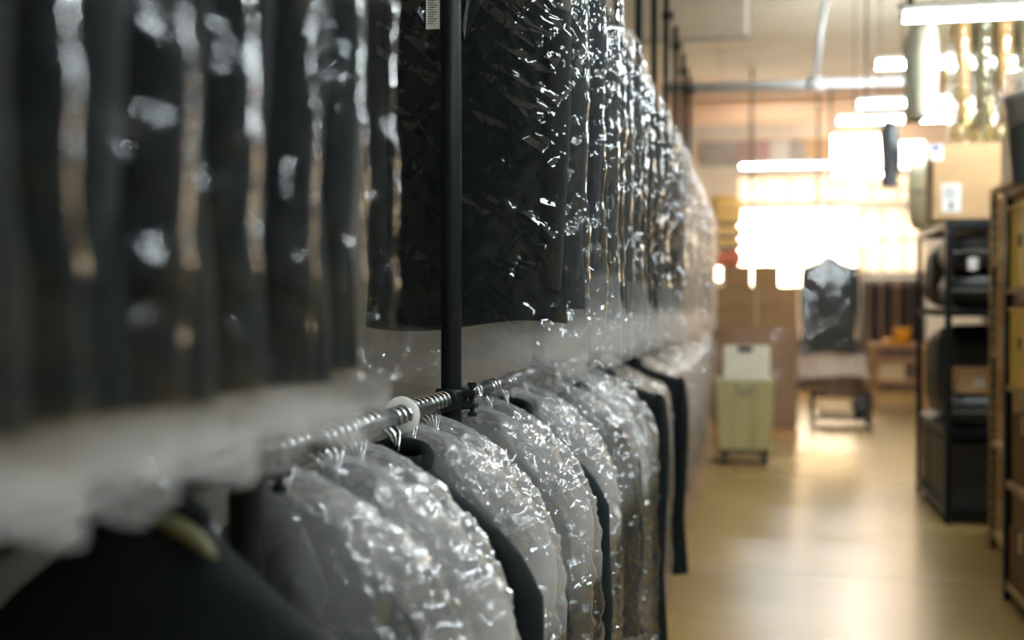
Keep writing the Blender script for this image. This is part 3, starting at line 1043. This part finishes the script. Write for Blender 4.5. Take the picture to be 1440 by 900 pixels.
def open_bin(name, label, cat, lo, hi, mat, group=None, th=0.012, handle=None):
    lo, hi = Vector(lo), Vector(hi)
    t = thing(name, label, cat, ((lo.x + hi.x) / 2, (lo.y + hi.y) / 2, lo.z), 0, group)
    hx, hy, h = (hi.x - lo.x) / 2, (hi.y - lo.y) / 2, hi.z - lo.z
    b = MB()
    b.box((-hx, -hy, 0), (hx, hy, th))
    b.box((-hx, -hy, th), (-hx + th, hy, h))
    b.box((hx - th, -hy, th), (hx, hy, h))
    b.box((-hx + th, -hy, th), (hx - th, -hy + th, h))
    b.box((-hx + th, hy - th, th), (hx - th, hy, h))
    b.build('bin_body', M[mat], t)
    r = MB()
    r.box((-hx - 0.008, -hy - 0.008, h - 0.02), (hx + 0.008, -hy, h))
    r.box((-hx - 0.008, hy, h - 0.02), (hx + 0.008, hy + 0.008, h))
    r.box((-hx - 0.008, -hy, h - 0.02), (-hx, hy, h))
    r.box((hx, -hy, h - 0.02), (hx + 0.008, hy, h))
    r.build('rim', M[mat], t)
    if handle:
        MB().lathe([(0.0, -0.004), (0.035, -0.004), (0.035, 0.0)], 'X', (-hx, 0, h * 0.55), 20).build('handle_hole', M[handle], t)
    return t


names = ['top', 'second', 'third', 'bottom']
for k, (z, hh) in enumerate(((1.72, 0.44), (1.19, 0.42))):
    for j in range(3):
        y1 = SY1 - 0.07 - j * 0.56
        open_bin('storage_bin', 'yellow bin on the %s tier of the right edge shelf, %s from its far post' % (('upper', 'lower')[k], ORD[j]), 'bin',
                 (SX0 + 0.018, y1 - 0.50, z), (SX0 + 0.54, y1, z + hh), 'yellow', 'yellow bins on the right edge shelf', handle='ink')


def carton(name, label, lo, hi, mat='card', rz=0.0, tape=True, group=None, labels=(), cat='box'):
    lo, hi = Vector(lo), Vector(hi)
    t = thing(name, label, cat, ((lo.x + hi.x) / 2, (lo.y + hi.y) / 2, lo.z), rz, group)
    hx, hy, h = (hi.x - lo.x) / 2, (hi.y - lo.y) / 2, hi.z - lo.z
    MB().bbox((-hx, -hy, 0), (hx, hy, h - 0.006), 0.006).build('carton_body', M[mat], t)
    for s in (-1, 1):
        MB().box((-hx + 0.003, min(0.002 * s, s * (hy - 0.003)), h - 0.006), (hx - 0.003, max(0.002 * s, s * (hy - 0.003)), h)).build('flap', M[mat], t)
    if tape:
        b = MB()
        b.box((-hx - 0.001, -0.03, h), (hx + 0.001, 0.03, h + 0.001))
        b.box((-hx - 0.0012, -0.03, h - 0.10), (-hx, 0.03, h))
        b.box((hx, -0.03, h - 0.10), (hx + 0.0012, 0.03, h))
        b.build('tape', M['tape'], t)
    for (px, pz, w, hh, kind) in labels:
        s = MB().box((px - w / 2, -hy - 0.0016, pz - hh / 2), (px + w / 2, -hy - 0.0002, pz + hh / 2)).build('paper_label', M['paper'], t)
        q = MB()
        if kind == 'blue':
            q.box((px - w * 0.32, -hy - 0.0024, pz + hh * 0.1), (px + w * 0.32, -hy - 0.0016, pz + hh * 0.42))
            q.build('print', M['blue_ink'], s)
        else:
            for r in range(6):
                ww = w * (0.36 if r % 2 else 0.28)
                q.box((px - w * 0.38, -hy - 0.0024, pz + hh * (0.38 - r * 0.07)), (px - w * 0.38 + ww * 2, -hy - 0.0016, pz + hh * (0.355 - r * 0.07)))
            q.box((px - w * 0.1, -hy - 0.0024, pz - hh * 0.42), (px + w * 0.08, -hy - 0.0016, pz - hh * 0.12))
            q.build('print', M['ink'], s)
    return t


carton('storage_box', 'flat dark carton on the bottom board of the right edge shelf', (SX0 + 0.02, SY1 - 0.62, 0.10), (SX0 + 0.52, SY1 - 0.06, 0.42), 'card_dark')
carton('storage_box', 'brown carton on the low plywood board of the right edge shelf', (SX0 + 0.03, SY1 - 0.60, 0.66), (SX0 + 0.52, SY1 - 0.08, 1.04), 'card_dark')
carton('storage_box', 'tan carton beside the slate tub on top of the right edge shelf', (SX0 + 0.12, SY1 - 1.6, 2.25), (SX0 + 0.56, SY1 - 1.1, 2.5), 'card')

# slate tub with a clear liner on top of the near shelf
p0 = P(1406, 250, SY1 - 0.35)
tb = thing('waste_tub', 'slate grey tub with clear plastic liner on top of the right edge shelf', 'tub', (p0.x + 0.26, SY1 - 0.35, 2.25))
MB().lathe([(0.0, 0.0), (0.185, 0.0), (0.20, 0.02), (0.235, 0.44), (0.25, 0.44), (0.25, 0.46), (0.228, 0.46), (0.19, 0.03), (0.0, 0.03)], n=32).build('tub_body', M['tub'], tb, True)
n, mm = 48, 14
pts = np.zeros((mm, n, 3))
for j in range(mm):
    q = j / (mm - 1)
    for i in range(n):
        a = 2 * PI * i / n
        r = np.interp(q, [0, 0.25, 0.5, 0.8, 1.0], [0.245, 0.262, 0.262, 0.22, 0.03]) + 0.012 * math.sin(7 * a + 5 * q) * (1 - q * 0.5)
        pts[j, i] = (r * math.cos(a), r * math.sin(a), np.interp(q, [0, 0.25, 0.5, 0.8, 1.0], [0.30, 0.42, 0.50, 0.60, 0.63]) + 0.01 * math.sin(5 * a))
set_milk(MB().grid(pts, n, mm, True).build('liner', M['film_warm'], tb, True).data, 0.35)

# tan slotted angle post of a bay between the two shelf units; boards and cartons added to shade the floor
p0 = G(1403, 770)
TX0, TX1, TY0, TY1 = p0.x - 0.06, p0.x + 0.62, p0.y - 1.35, p0.y
TL = [0.12, 0.72, 1.32, 1.92, 2.40]
sp = shelf_unit('storage_shelf', 'tan slotted steel shelf bay between the two black shelves at right', TX0, TX1, TY0, TY1, TL, 'slot', 'board', 2.399, pw=0.05)
b = MB()
x_, y_ = -(TX1 - TX0) / 2, (TY1 - TY0) / 2
zz = 0.02
while zz < 2.38:
    b.bbox((x_ + 0.015, y_ - 0.0085, zz), (x_ + 0.035, y_ - 0.0058, zz + 0.04), 0.001)
    zz += 0.075
b.build('slot_row', M['ink'], sp)
for k, z in enumerate(TL[:4]):
    carton('storage_box', 'brown carton on the %s board of the tan slotted shelf bay' % ('lowest', 'second', 'third', 'fourth')[k],
           (TX0 + 0.05, TY0 + 0.1, z), (TX1 - 0.06, TY1 - 0.25, z + 0.42), 'card' if k % 2 else 'card_dark', group='cartons in the tan shelf bay')
# stacked small cartons standing against it
for k in range(8):
    z0 = 0.006 + k * 0.295
    carton('storage_box', 'small tan carton in the column behind the slotted post, %s from the floor' % ORD[k],
           (p0.x + 0.03, p0.y + 0.06, z0 - 0.006), (p0.x + 0.40, p0.y + 0.46, z0 + 0.286), 'card' if k % 2 else 'card_pale', group='cartons behind the slotted post')

# black shelf unit with black garment packs
f0 = G(1327, 737)
f1 = G(1282, 690)
BX0 = (f0.x + f1.x) / 2 + 0.02
BY0, BY1 = f0.y, f1.y
BXD = 0.75
LV = [0.12, 0.70, 1.60, 2.26]
shelf_unit('storage_shelf', 'black steel shelf packed with black garments under the big carton', BX0, BX0 + BXD, BY0, BY1, LV, 'black_steel', 'black_steel', 2.259, lip='black_steel')
pxm = (BX0 + BX0 + BXD) / 2
# slim rail between the posts on the aisle side
# folded black packs, pillow shaped
def pack(name, label, lo, hi, mat, group=None, seed=0, cat='garment bag'):
    lo, hi = Vector(lo), Vector(hi)
    nu, nv = 28, 12
    c = (lo + hi) / 2
    hx, hy, h = (hi.x - lo.x) / 2, (hi.y - lo.y) / 2, hi.z - lo.z
    pts = np.zeros((nv, nu, 3))
    for j in range(nv):
        ph = -PI / 2 + PI * j / (nv - 1)
        cr_ = max(0.0, math.cos(ph)) ** 0.35
        zz = h / 2 * math.copysign(abs(math.sin(ph)) ** 0.6, math.sin(ph)) + h / 2
        for i in range(nu):
            a = 2 * PI * i / nu
            ca, sa = math.cos(a), math.sin(a)
            q = (abs(ca) ** 5 + abs(sa) ** 5) ** (-1 / 5)
            k = 1 - 0.03 * (0.5 + 0.5 * math.sin(3 * a + seed + 4 * zz))
            pts[j, i] = (hx * ca * q * cr_ * k, hy * sa * q * cr_ * k, zz * (1 - 0.05 * (0.5 + 0.5 * math.sin(2 * a + seed)) * (j > nv // 2)))
    t = thing(name, label, cat, (c.x, c.y, lo.z), 0, group)
    MB().grid(pts, nu, nv, True).build('pack_body', M[mat], t, True)
    b = MB()
    b.tube([(-hx * 0.93, -hy * 0.985, h * 0.5), (hx * 0.93, -hy * 0.985, h * 0.5)], 0.006, 6)
    b.build('zip', M['strap'], t)
    return t


gp = 'black packs on the black shelf'
ymid = (BY0 + BY1) / 2
pk = pack('garment_pack', 'black folded garment pack with a white tag on the upper level of black shelf', (BX0 + 0.03, BY0 + 0.04, 1.60), (BX0 + 0.72, ymid - 0.03, 1.87), 'black_pack', gp, 1)
tgp = P(1368, 371, BY0 + 0.02)
q = MB().box((-0.035, -0.004, -0.045), (0.035, 0.0, 0.045)).build('white_tag', M['paper'], pk)
q.location = tgp - Vector(pk.location)
pack('garment_pack', 'black folded garment pack topmost on the upper level of the black shelf', (BX0 + 0.03, BY0 + 0.04, 1.872), (BX0 + 0.72, ymid - 0.03, 2.17), 'black_pack', gp, 2)
pack('garment_pack', 'black garment pack deeper in the upper level of the black shelf', (BX0 + 0.03, ymid + 0.02, 1.60), (BX0 + 0.72, BY1 - 0.05, 2.15), 'black_pack', gp, 3)
pack('garment_pack', 'wide black garment pack on the middle level of the black shelf', (BX0 + 0.03, ymid - 0.30, 0.70), (BX0 + 0.72, BY1 - 0.05, 1.47), 'black_pack', gp, 4)
pack('garment_pack', 'low black garment pack under the tan carton in the black shelf', (BX0 + 0.03, BY0 + 0.05, 0.70), (BX0 + 0.72, ymid - 0.32, 0.96), 'black_pack', gp, 5)
a, b2 = P(1346, 553, BY0 + 0.12), P(1398, 516, BY0 + 0.12)
carton('storage_box', 'small tan carton lying on a black pack in the black shelf', (a.x, BY0 + 0.10, 0.962), (b2.x, BY0 + 0.36, 0.962 + (b2.z - a.z) * 0.95), 'card', labels=((0.02, 0.09, 0.07, 0.06, 'text'),))
for j in range(3):
    open_bin('storage_bin', 'dark grey bin on the bottom board of the black shelf, %s from its near end' % ORD[j], 'bin',
             (BX0 + 0.04, BY0 + 0.05 + j * 0.52, 0.12), (BX0 + 0.71, BY0 + 0.52 + j * 0.52, 0.60), 'black_pack', 'dark bins at the bottom of the black shelf')

# big carton on top of the black shelf
a, b2 = P(1312, 306, BY0 + 0.03), P(1396, 200, BY0 + 0.03)
wbx = b2.x - a.x
carton('storage_box', 'large tan cardboard carton with two white labels on top of the black shelf', (a.x, BY0 + 0.03, 2.26), (b2.x + 0.06, BY0 + 0.42, b2.z), 'card',
       labels=((-0.22, 0.50, 0.10, 0.12, 'blue'), (-0.11, 0.16, 0.135, 0.21, 'text')))
# cream pack beside it
a, b2 = P(1272, 326, BY1 - 0.10), P(1316, 222, BY1 - 0.10)
cpk = pack('cream_pack', 'cream wrapped bundle standing left of the large carton on the black shelf', (BX0 - 0.10, BY1 - 0.42, 2.262), (BX0 + 0.30, BY1 - 0.06, 2.262 + (b2.z - a.z)), 'cream_pack', None, 6, 'bundle')

# bagged clothes on the high cross rail at upper right
RY = 9.75
ar = P(1272, 8, RY)
hr = thing('high_rail', 'black steel rail high at upper right carrying yellowed bagged clothes', 'clothes rail', (ar.x, RY, ar.z))
MB().tube([(-0.05, 0, 0), (2.2, 0, 0)], RAIL_R, 12).build('rail', M['black_steel'], hr, True)
for xp in (0.04, 2.1):
    MB().tube([(xp, 0, -0.04), (xp, 0, ZC - ar.z)], 0.024, 12).build('hanging_post', M['black_steel'], hr, True)
GL = P(1300, 196, RY)
LG = ar.z - GL.z
GJ = jacket_meshes(LG - 0.12, seed=141, hw=0.21, hd=0.05, mat='tan_cloth', sleeve=0.6, lim=0.052)
GJ2 = jacket_meshes(LG - 0.10, seed=149, hw=0.21, hd=0.055, mat='charcoal', sleeve=0.6, lim=0.052)
GB = [bag_mesh(LG, seed=151, hw=0.26, hd=0.062, mat='film_gold', amp=0.010, neck=-0.03, milk=(0.16, 0.2), lim=0.070), bag_mesh(LG + 0.03, seed=157, hw=0.26, hd=0.062, mat='film_gold', amp=0.010, neck=-0.03, milk=(0.16, 0.2), lim=0.070)]
IV = jacket_meshes(LG - 0.16, seed=161, hw=0.22, hd=0.09, mat='ivory', sleeve=0.66)
garment('ivory_gown', 'ivory gown hanging at the left end of the high rail, upper right', 'gown', (ar.x + 0.12, RY, ar.z), IV, None, PI / 2 + 0.22)
for i in range(9):
    garment('bagged_garment', 'garment in yellowed plastic on the high rail, %s right of the ivory gown' % ORD[i], 'garment',
            (ar.x + 0.40 + 0.148 * i, RY, ar.z), (GJ, GJ2)[i % 2], GB[i % 2], PI / 2 + rg.uniform(-0.015, 0.015), 'yellowed bagged garments on the high rail', parts=i < 5)

# slim garment hanging from a drop hook further back
hy = 12.4
hp = P(1251, 158, hy)
garment('hanging_garment', 'slim grey garment hanging alone left of the high rail', 'garment', (hp.x, hy, hp.z), jacket_meshes(0.72, seed=171, hw=0.16, hd=0.05, mat='charcoal', sleeve=0.4), None, PI / 2 - 0.45)
hk = thing('drop_hook_rail', 'short dark rail hung from the ceiling above the slim grey garment', 'clothes rail', (hp.x, hy, hp.z))
MB().tube([(-0.25, 0, 0), (0.25, 0, 0)], RAIL_R - 0.003, 10).build('rail', M['black_steel'], hk, True)
for xp in (-0.22, 0.22):
    MB().tube([(xp, 0, 0), (xp, 0, ZC - hp.z)], 0.008, 8).build('hanging_rod', M['black_steel'], hk, True)

# ================================================================== FAR END OF THE AISLE
# laundry cart
g0, g1 = G(1008, 655), G(1078, 655)
cx, cy = (g0.x + g1.x) / 2 + 0.02, g0.y + 0.35
sc = 1700 / (g0.y * math.cos(YAW))
cw = (1088 - 1007) / sc / 2
ct = thing('laundry_cart', 'cream plastic laundry cart with white back board on black casters', 'cart', (cx, cy, 0), 0.04)
zt = 0.86
b = MB()
nsec = 4
prof = []
for (w1, l1, z) in ((cw * 0.86, 0.30, 0.16), (cw, 0.36, zt), (cw - 0.02, 0.34, zt), (cw * 0.84, 0.28, 0.19)):
    prof.append([(-w1, -l1, z), (w1, -l1, z), (w1, l1, z), (-w1, l1, z)])
for s in prof:
    b.v.extend(s)
for i in range(3):
    for k in range(4):
        b.f.append((i * 4 + k, i * 4 + (k + 1) % 4, (i + 1) * 4 + (k + 1) % 4, (i + 1) * 4 + k))
b.f.append((3, 2, 1, 0))
b.f.append((12, 13, 14, 15))
b.build('tub', M['cart'], ct)
rim = [(-cw, -0.36, zt), (cw, -0.36, zt), (cw, 0.36, zt), (-cw, 0.36, zt)]
MB().tube(rim, 0.016, 8, closed=True).build('rim', M['cart'], ct)
for xr in (-cw * 0.35, cw * 0.35):
    MB().box((xr - 0.012, -0.345, 0.2), (xr + 0.012, -0.325, zt - 0.05), Matrix.Rotation(0.085, 3, 'X'), Vector((xr, -0.335, 0.5))).build('rib', M['cart'], ct)
hdl = [(cw * 0.30 * math.cos(a_), -0.375, zt - 0.03 + 0.09 * math.sin(a_)) for a_ in np.linspace(PI, 2 * PI, 11)]
MB().tube(hdl, 0.010, 8).build('handle', M['strap'], ct, True)
bk = MB().bbox((-cw * 0.72, 0.30, zt - 0.1), (cw * 0.95, 0.33, zt + 0.34), 0.012).build('back_board', M['cart_white'], ct)
MB().bbox((-0.06, 0.288, zt + 0.27), (0.10, 0.300, zt + 0.33), 0.004).build('clip', M['rubber'], bk)
MB().bbox((-cw * 0.86, -0.30, 0.12), (cw * 0.86, 0.30, 0.16), 0.01).build('base_frame', M['rubber'], ct)
for sx in (-1, 1):
    for sy in (-1, 1):
        c = MB().tube([(sx * cw * 0.7 - 0.02, sy * 0.24, 0.055), (sx * cw * 0.7 + 0.02, sy * 0.24, 0.055)], 0.055, 16).build('caster', M['rubber'], ct)
        MB().box((sx * cw * 0.7 - 0.028, sy * 0.24 - 0.02, 0.05), (sx * cw * 0.7 + 0.028, sy * 0.24 + 0.02, 0.12)).build('caster_fork', M['strap'], c)

# wrapped pallet of cartons
YP = 15.3
pl0, pl1 = P(1000, 606, YP), P(1122, 606, YP)
zp = [P(1060, y, YP).z for y in (606, 461, 432, 403, 373)]
pal = thing('pallet', 'low wooden pallet on the floor under the wrapped cartons', 'pallet', ((pl0.x + pl1.x) / 2, YP + 0.5, 0))
hw = (pl1.x - pl0.x) / 2
for k in range(3):
    MB().box((-hw, -0.5 + k * 0.46, 0.0), (hw, -0.42 + k * 0.46, 0.09)).build('runner', M['wood'], pal)
for k in range(6):
    x0 = -hw + k * (2 * hw - 0.12) / 5
    MB().box((x0, -0.5, 0.09), (x0 + 0.12, 0.5, 0.11)).build('deck_board', M['wood'], pal)
wr = thing('wrapped_carton', 'big brown carton in stretch wrap standing on the pallet', 'box', ((pl0.x + pl1.x) / 2, YP + 0.5, 0.11))
hz = zp[1] - 0.11
MB().bbox((-hw + 0.02, -0.48, 0), (hw - 0.02, 0.48, hz - 0.004), 0.012).build('carton_body', M['card_dark'], wr)
nu, nv = 64, 30
pts = np.zeros((nv, nu, 3))
for j in range(nv):
    for i in range(nu):
        a_ = 2 * PI * i / nu
        ca, sa = math.cos(a_), math.sin(a_)
        q = (abs(ca) ** 12 + abs(sa) ** 12) ** (-1 / 12)
        n_ = 0.008 * math.sin(17 * a_ + j) * math.sin(j * 0.9)
        pts[j, i] = ((hw + 0.005 + n_) * ca * q, (0.505 + n_) * sa * q, 0.02 + (hz - 0.03) * j / (nv - 1))
set_milk(MB().grid(pts, nu, nv, True).build('stretch_wrap', M['wrap'], wr, True).data, 0.14)
q = MB().box((hw * 0.18, -0.523, 0.18), (hw * 0.36, -0.521, 0.26)).build('paper_label', M['paper'], wr)
xm = (pl0.x + pl1.x) / 2
cc = [('left', pl0.x + 0.06, xm + 0.02), ('right', xm + 0.03, pl1.x - 0.01)]
for nm, x0, x1 in cc:
    carton('storage_box', 'brown carton of the lower row on the wrapped pallet carton, %s one' % nm, (x0, YP + 0.03, zp[1]), (x1, YP + 0.75, zp[2]), 'card_dark', group='brown cartons at the far end')
    carton('storage_box', 'brown carton of the upper row on the wrapped pallet carton, %s one' % nm, (x0, YP + 0.02, zp[2] + 0.001), (x1, YP + 0.72, zp[3]), 'card_dark', group='brown cartons at the far end')
e0, e1 = P(1018, 390, YP), P(1096, 390, YP)
em = (e0.x + e1.x) / 2
carton('storage_box', 'topmost brown carton at the far end, left of the pair below the amber stack', (e0.x, YP + 0.05, zp[3] + 0.001), (em, YP + 0.65, zp[4]), 'card_dark', group='brown cartons at the far end')
carton('storage_box', 'topmost brown carton at the far end, right of the pair beside the bright window', (em + 0.01, YP + 0.05, zp[3] + 0.001), (e1.x, YP + 0.65, zp[4]), 'card_dark', group='brown cartons at the far end')

# amber bundles with grey straps
YA = YP + 0.28
s0, s1 = P(1004, 300, YA), P(1044, 300, YA)
zk = [P(1020, y, YA).z for y in (372, 352, 336, 318, 274)]
for k, (m_, lab) in enumerate((('red', 'red folded bundle under the amber bundles at the far left'),
                               ('amber', 'flat amber bundle with grey strap above the red bundle'),
                               ('amber', 'flat amber bundle with grey strap, middle of the far left stack'),
                               ('amber', 'tall amber bundle topping the far left stack'))):
    t = pack('bundle', lab, (s0.x - 0.05, YA - 0.2, zk[k] + 0.002 if k else zp[4] + 0.001), (s1.x, YA + 0.2, zk[k + 1]), m_, 'bundles stacked at the far left', k, 'bundle')
    if k:
        hh = zk[k + 1] - zk[k]
        w2 = (s1.x - s0.x + 0.05) / 2
        MB().box((-w2, -0.205, 0.0), (w2, -0.198, 0.035)).build('strap', M['strap'], t)

# rolling rack with a bagged black jacket
YJ = 15.9
r0, r1 = G(1142, 600), G(1222, 600)
YJ = r0.y + 0.25
hx = (P(1222, 560, YJ).x - P(1142, 560, YJ).x) / 2
cxj = (P(1222, 560, YJ).x + P(1142, 560, YJ).x) / 2
ztop = P(1163, 352, YJ).z
rr = thing('rolling_rack', 'dark rolling garment trolley under the bagged black jacket', 'trolley', (cxj, YJ, 0))
for sy in (-0.25, 0.25):
    MB().tube([(-hx, sy, 0.12), (hx, sy, 0.12)], 0.022, 10).build('base_tube', M['black_steel'], rr, True)
    MB().tube([(-hx, sy, 0.42), (hx, sy, 0.42)], 0.018, 10).build('side_rail', M['black_steel'], rr, True)
for sx in (-1, 1):
    MB().tube([(sx * hx, -0.25, 0.12), (sx * hx, 0.25, 0.12)], 0.022, 10).build('base_tube', M['black_steel'], rr, True)
    for sy in (-0.25, 0.25):
        MB().tube([(sx * hx, sy, 0.12), (sx * hx, sy, 0.46)], 0.02, 10).build('corner_post', M['black_steel'], rr, True)
        c = MB().tube([(sx * hx - 0.018, sy, 0.05), (sx * hx + 0.018, sy, 0.05)], 0.05, 14).build('caster', M['rubber'], rr)
    MB().tube([(sx * hx, 0.25, 0.12), (sx * hx, 0.25, ztop - 0.04), (sx * hx, 0.21, ztop), (sx * hx, 0, ztop)], 0.012, 10).build('upright', M['chrome'], rr, True)
MB().tube([(-hx, 0, ztop), (hx, 0, ztop)], 0.012, 10).build('top_bar', M['chrome'], rr, True)
MB().box((-hx, -0.25, 0.13), (hx, 0.25, 0.145)).build('deck', M['black_steel'], rr)
carton('storage_box', 'tan carton lying on the deck of the rolling trolley', (cxj - hx * 0.75, YJ - 0.22, 0.146), (cxj + hx * 0.35, YJ + 0.1, 0.28), 'card_pale')
pack('garment_pack', 'dark bundle lying beside the tan carton on the trolley deck', (cxj + hx * 0.4, YJ - 0.2, 0.146), (cxj + hx * 0.95, YJ + 0.15, 0.40), 'black_pack', None, 3, 'bundle')
zb = P(1163, 530, YJ).z
Lb = ztop - zb
sx_ = 1.45
sy_ = 1.3
FJ = jacket_meshes((ztop - P(1163, 497, YJ).z) / 1.25, seed=181, hw=0.245, hd=0.08, mat='wool', sleeve=0.70)
FB = bag_mesh(Lb / 1.25, seed=187, hw=0.30, hd=0.11, mat='film_warm', amp=0.014, flare=1.1, milk=(0.03, 0.5), split=(ztop - P(1163, 497, YJ).z) / 1.25 + 0.01, soft=0.06)
garment('bagged_jacket', 'black jacket in clear plastic hanging on the rolling trolley before the bright window', 'jacket',
        (P(1166, 352, YJ).x, YJ, ztop), FJ, FB, 0.12, None, scale=(1.45, 1.1, 1.25))

# wooden workbench with orange tub, and a rack of brown clothes behind it
YT = 19.6
b0, b1 = P(1226, 568, YT), P(1306, 568, YT)
zt = P(1240, 484, YT).z
tbh = thing('work_bench', 'open pale wood bench at the far right of the aisle', 'bench', ((b0.x + b1.x) / 2, YT + 0.3, 0))
hw = (b1.x - b0.x) / 2
for sx in (-1, 1):
    for sy in (-1, 1):
        MB().bbox((sx * (hw - 0.04) - 0.04, sy * 0.26 - 0.04, 0), (sx * (hw - 0.04) + 0.04, sy * 0.26 + 0.04, zt - 0.05), 0.006).build('leg', M['wood'], tbh)
MB().bbox((-hw - 0.02, -0.32, zt - 0.05), (hw + 0.02, 0.32, zt), 0.006).build('bench_top', M['wood'], tbh)
for z in (zt * 0.40, zt * 0.72):
    MB().bbox((-hw, -0.30, z), (hw, 0.30, z + 0.05), 0.006).build('lower_shelf', M['wood'], tbh)
o0, o1 = P(1262, 484, YT + 0.1), P(1277, 460, YT + 0.1)
ob = thing('orange_tub', 'small bright orange tub on the far wooden bench', 'tub', ((o0.x + o1.x) / 2, YT + 0.15, zt))
MB().lathe([(0, 0), (0.10, 0), (0.13, 0.24), (0.135, 0.25), (0.12, 0.25), (0.09, 0.012), (0, 0.012)], n=20).build('tub_body', M['orange'], ob, True)
MB().lathe([(0.131, 0.22), (0.145, 0.22), (0.145, 0.25), (0.131, 0.25)], n=20).build('rim', M['orange'], ob, True)
MB().bbox((P(1245, 480, YT + 0.1).x, YT + 0.1, zt), (P(1262, 480, YT + 0.1).x, YT + 0.4, zt + 0.07), 0.01)
pack('bundle', 'flat orange bundle beside the orange tub on the far bench', (P(1243, 480, YT + 0.1).x, YT + 0.02, zt), (P(1259, 480, YT + 0.1).x, YT + 0.3, zt + 0.09), 'orange', None, 2, 'bundle')
carton('storage_box', 'pale carton on the middle shelf of the far wooden bench', (b0.x + 0.12, YT + 0.06, zt * 0.40 + 0.05), (b0.x + 0.5, YT + 0.45, zt * 0.40 + 0.30), 'card_pale')

YR = 21.4
q0, q1 = P(1208, 386, YR), P(1300, 386, YR)
zr = q0.z
fr = thing('garment_rack', 'distant garment rack of brown and dark clothes behind the wooden bench', 'garment rack', ((q0.x + q1.x) / 2, YR, 0))
hw = (q1.x - q0.x) / 2
MB().tube([(-hw - 0.05, 0, zr), (hw + 0.05, 0, zr)], RAIL_R, 10).build('rail', M['black_steel'], fr, True)
for sx in (-1, 1):
    MB().tube([(sx * hw, 0, 0.03), (sx * hw, 0, zr)], 0.022, 10).build('post', M['black_steel'], fr, True)
    MB().box((sx * hw - 0.03, -0.28, 0), (sx * hw + 0.03, 0.28, 0.03)).build('foot', M['black_steel'], fr)
RJ = {m_: jacket_meshes(1.12, seed=191 + i, hw=0.22, hd=0.045, mat=m_, sleeve=0.62, lim=0.040) for i, m_ in enumerate(('brown', 'charcoal', 'tan_cloth'))}
seq = ['charcoal', 'brown', 'charcoal', 'tan_cloth', 'charcoal', 'brown', 'tan_cloth', 'charcoal', 'brown', 'charcoal', 'tan_cloth']
for i, m_ in enumerate(seq):
    garment('hanging_garment', '%s garment on the distant rack behind the bench, %s from its left post' % ({'brown': 'brown', 'charcoal': 'charcoal', 'tan_cloth': 'tan'}[m_], ORD[i]), 'garment',
            (q0.x + 0.08 + i * (2 * hw - 0.16) / 10, YR, zr), RJ[m_], None, PI / 2 + rg.uniform(-0.03, 0.03), 'garments on the distant rack', parts=False)

for m in bpy.data.meshes:
    m.validate()
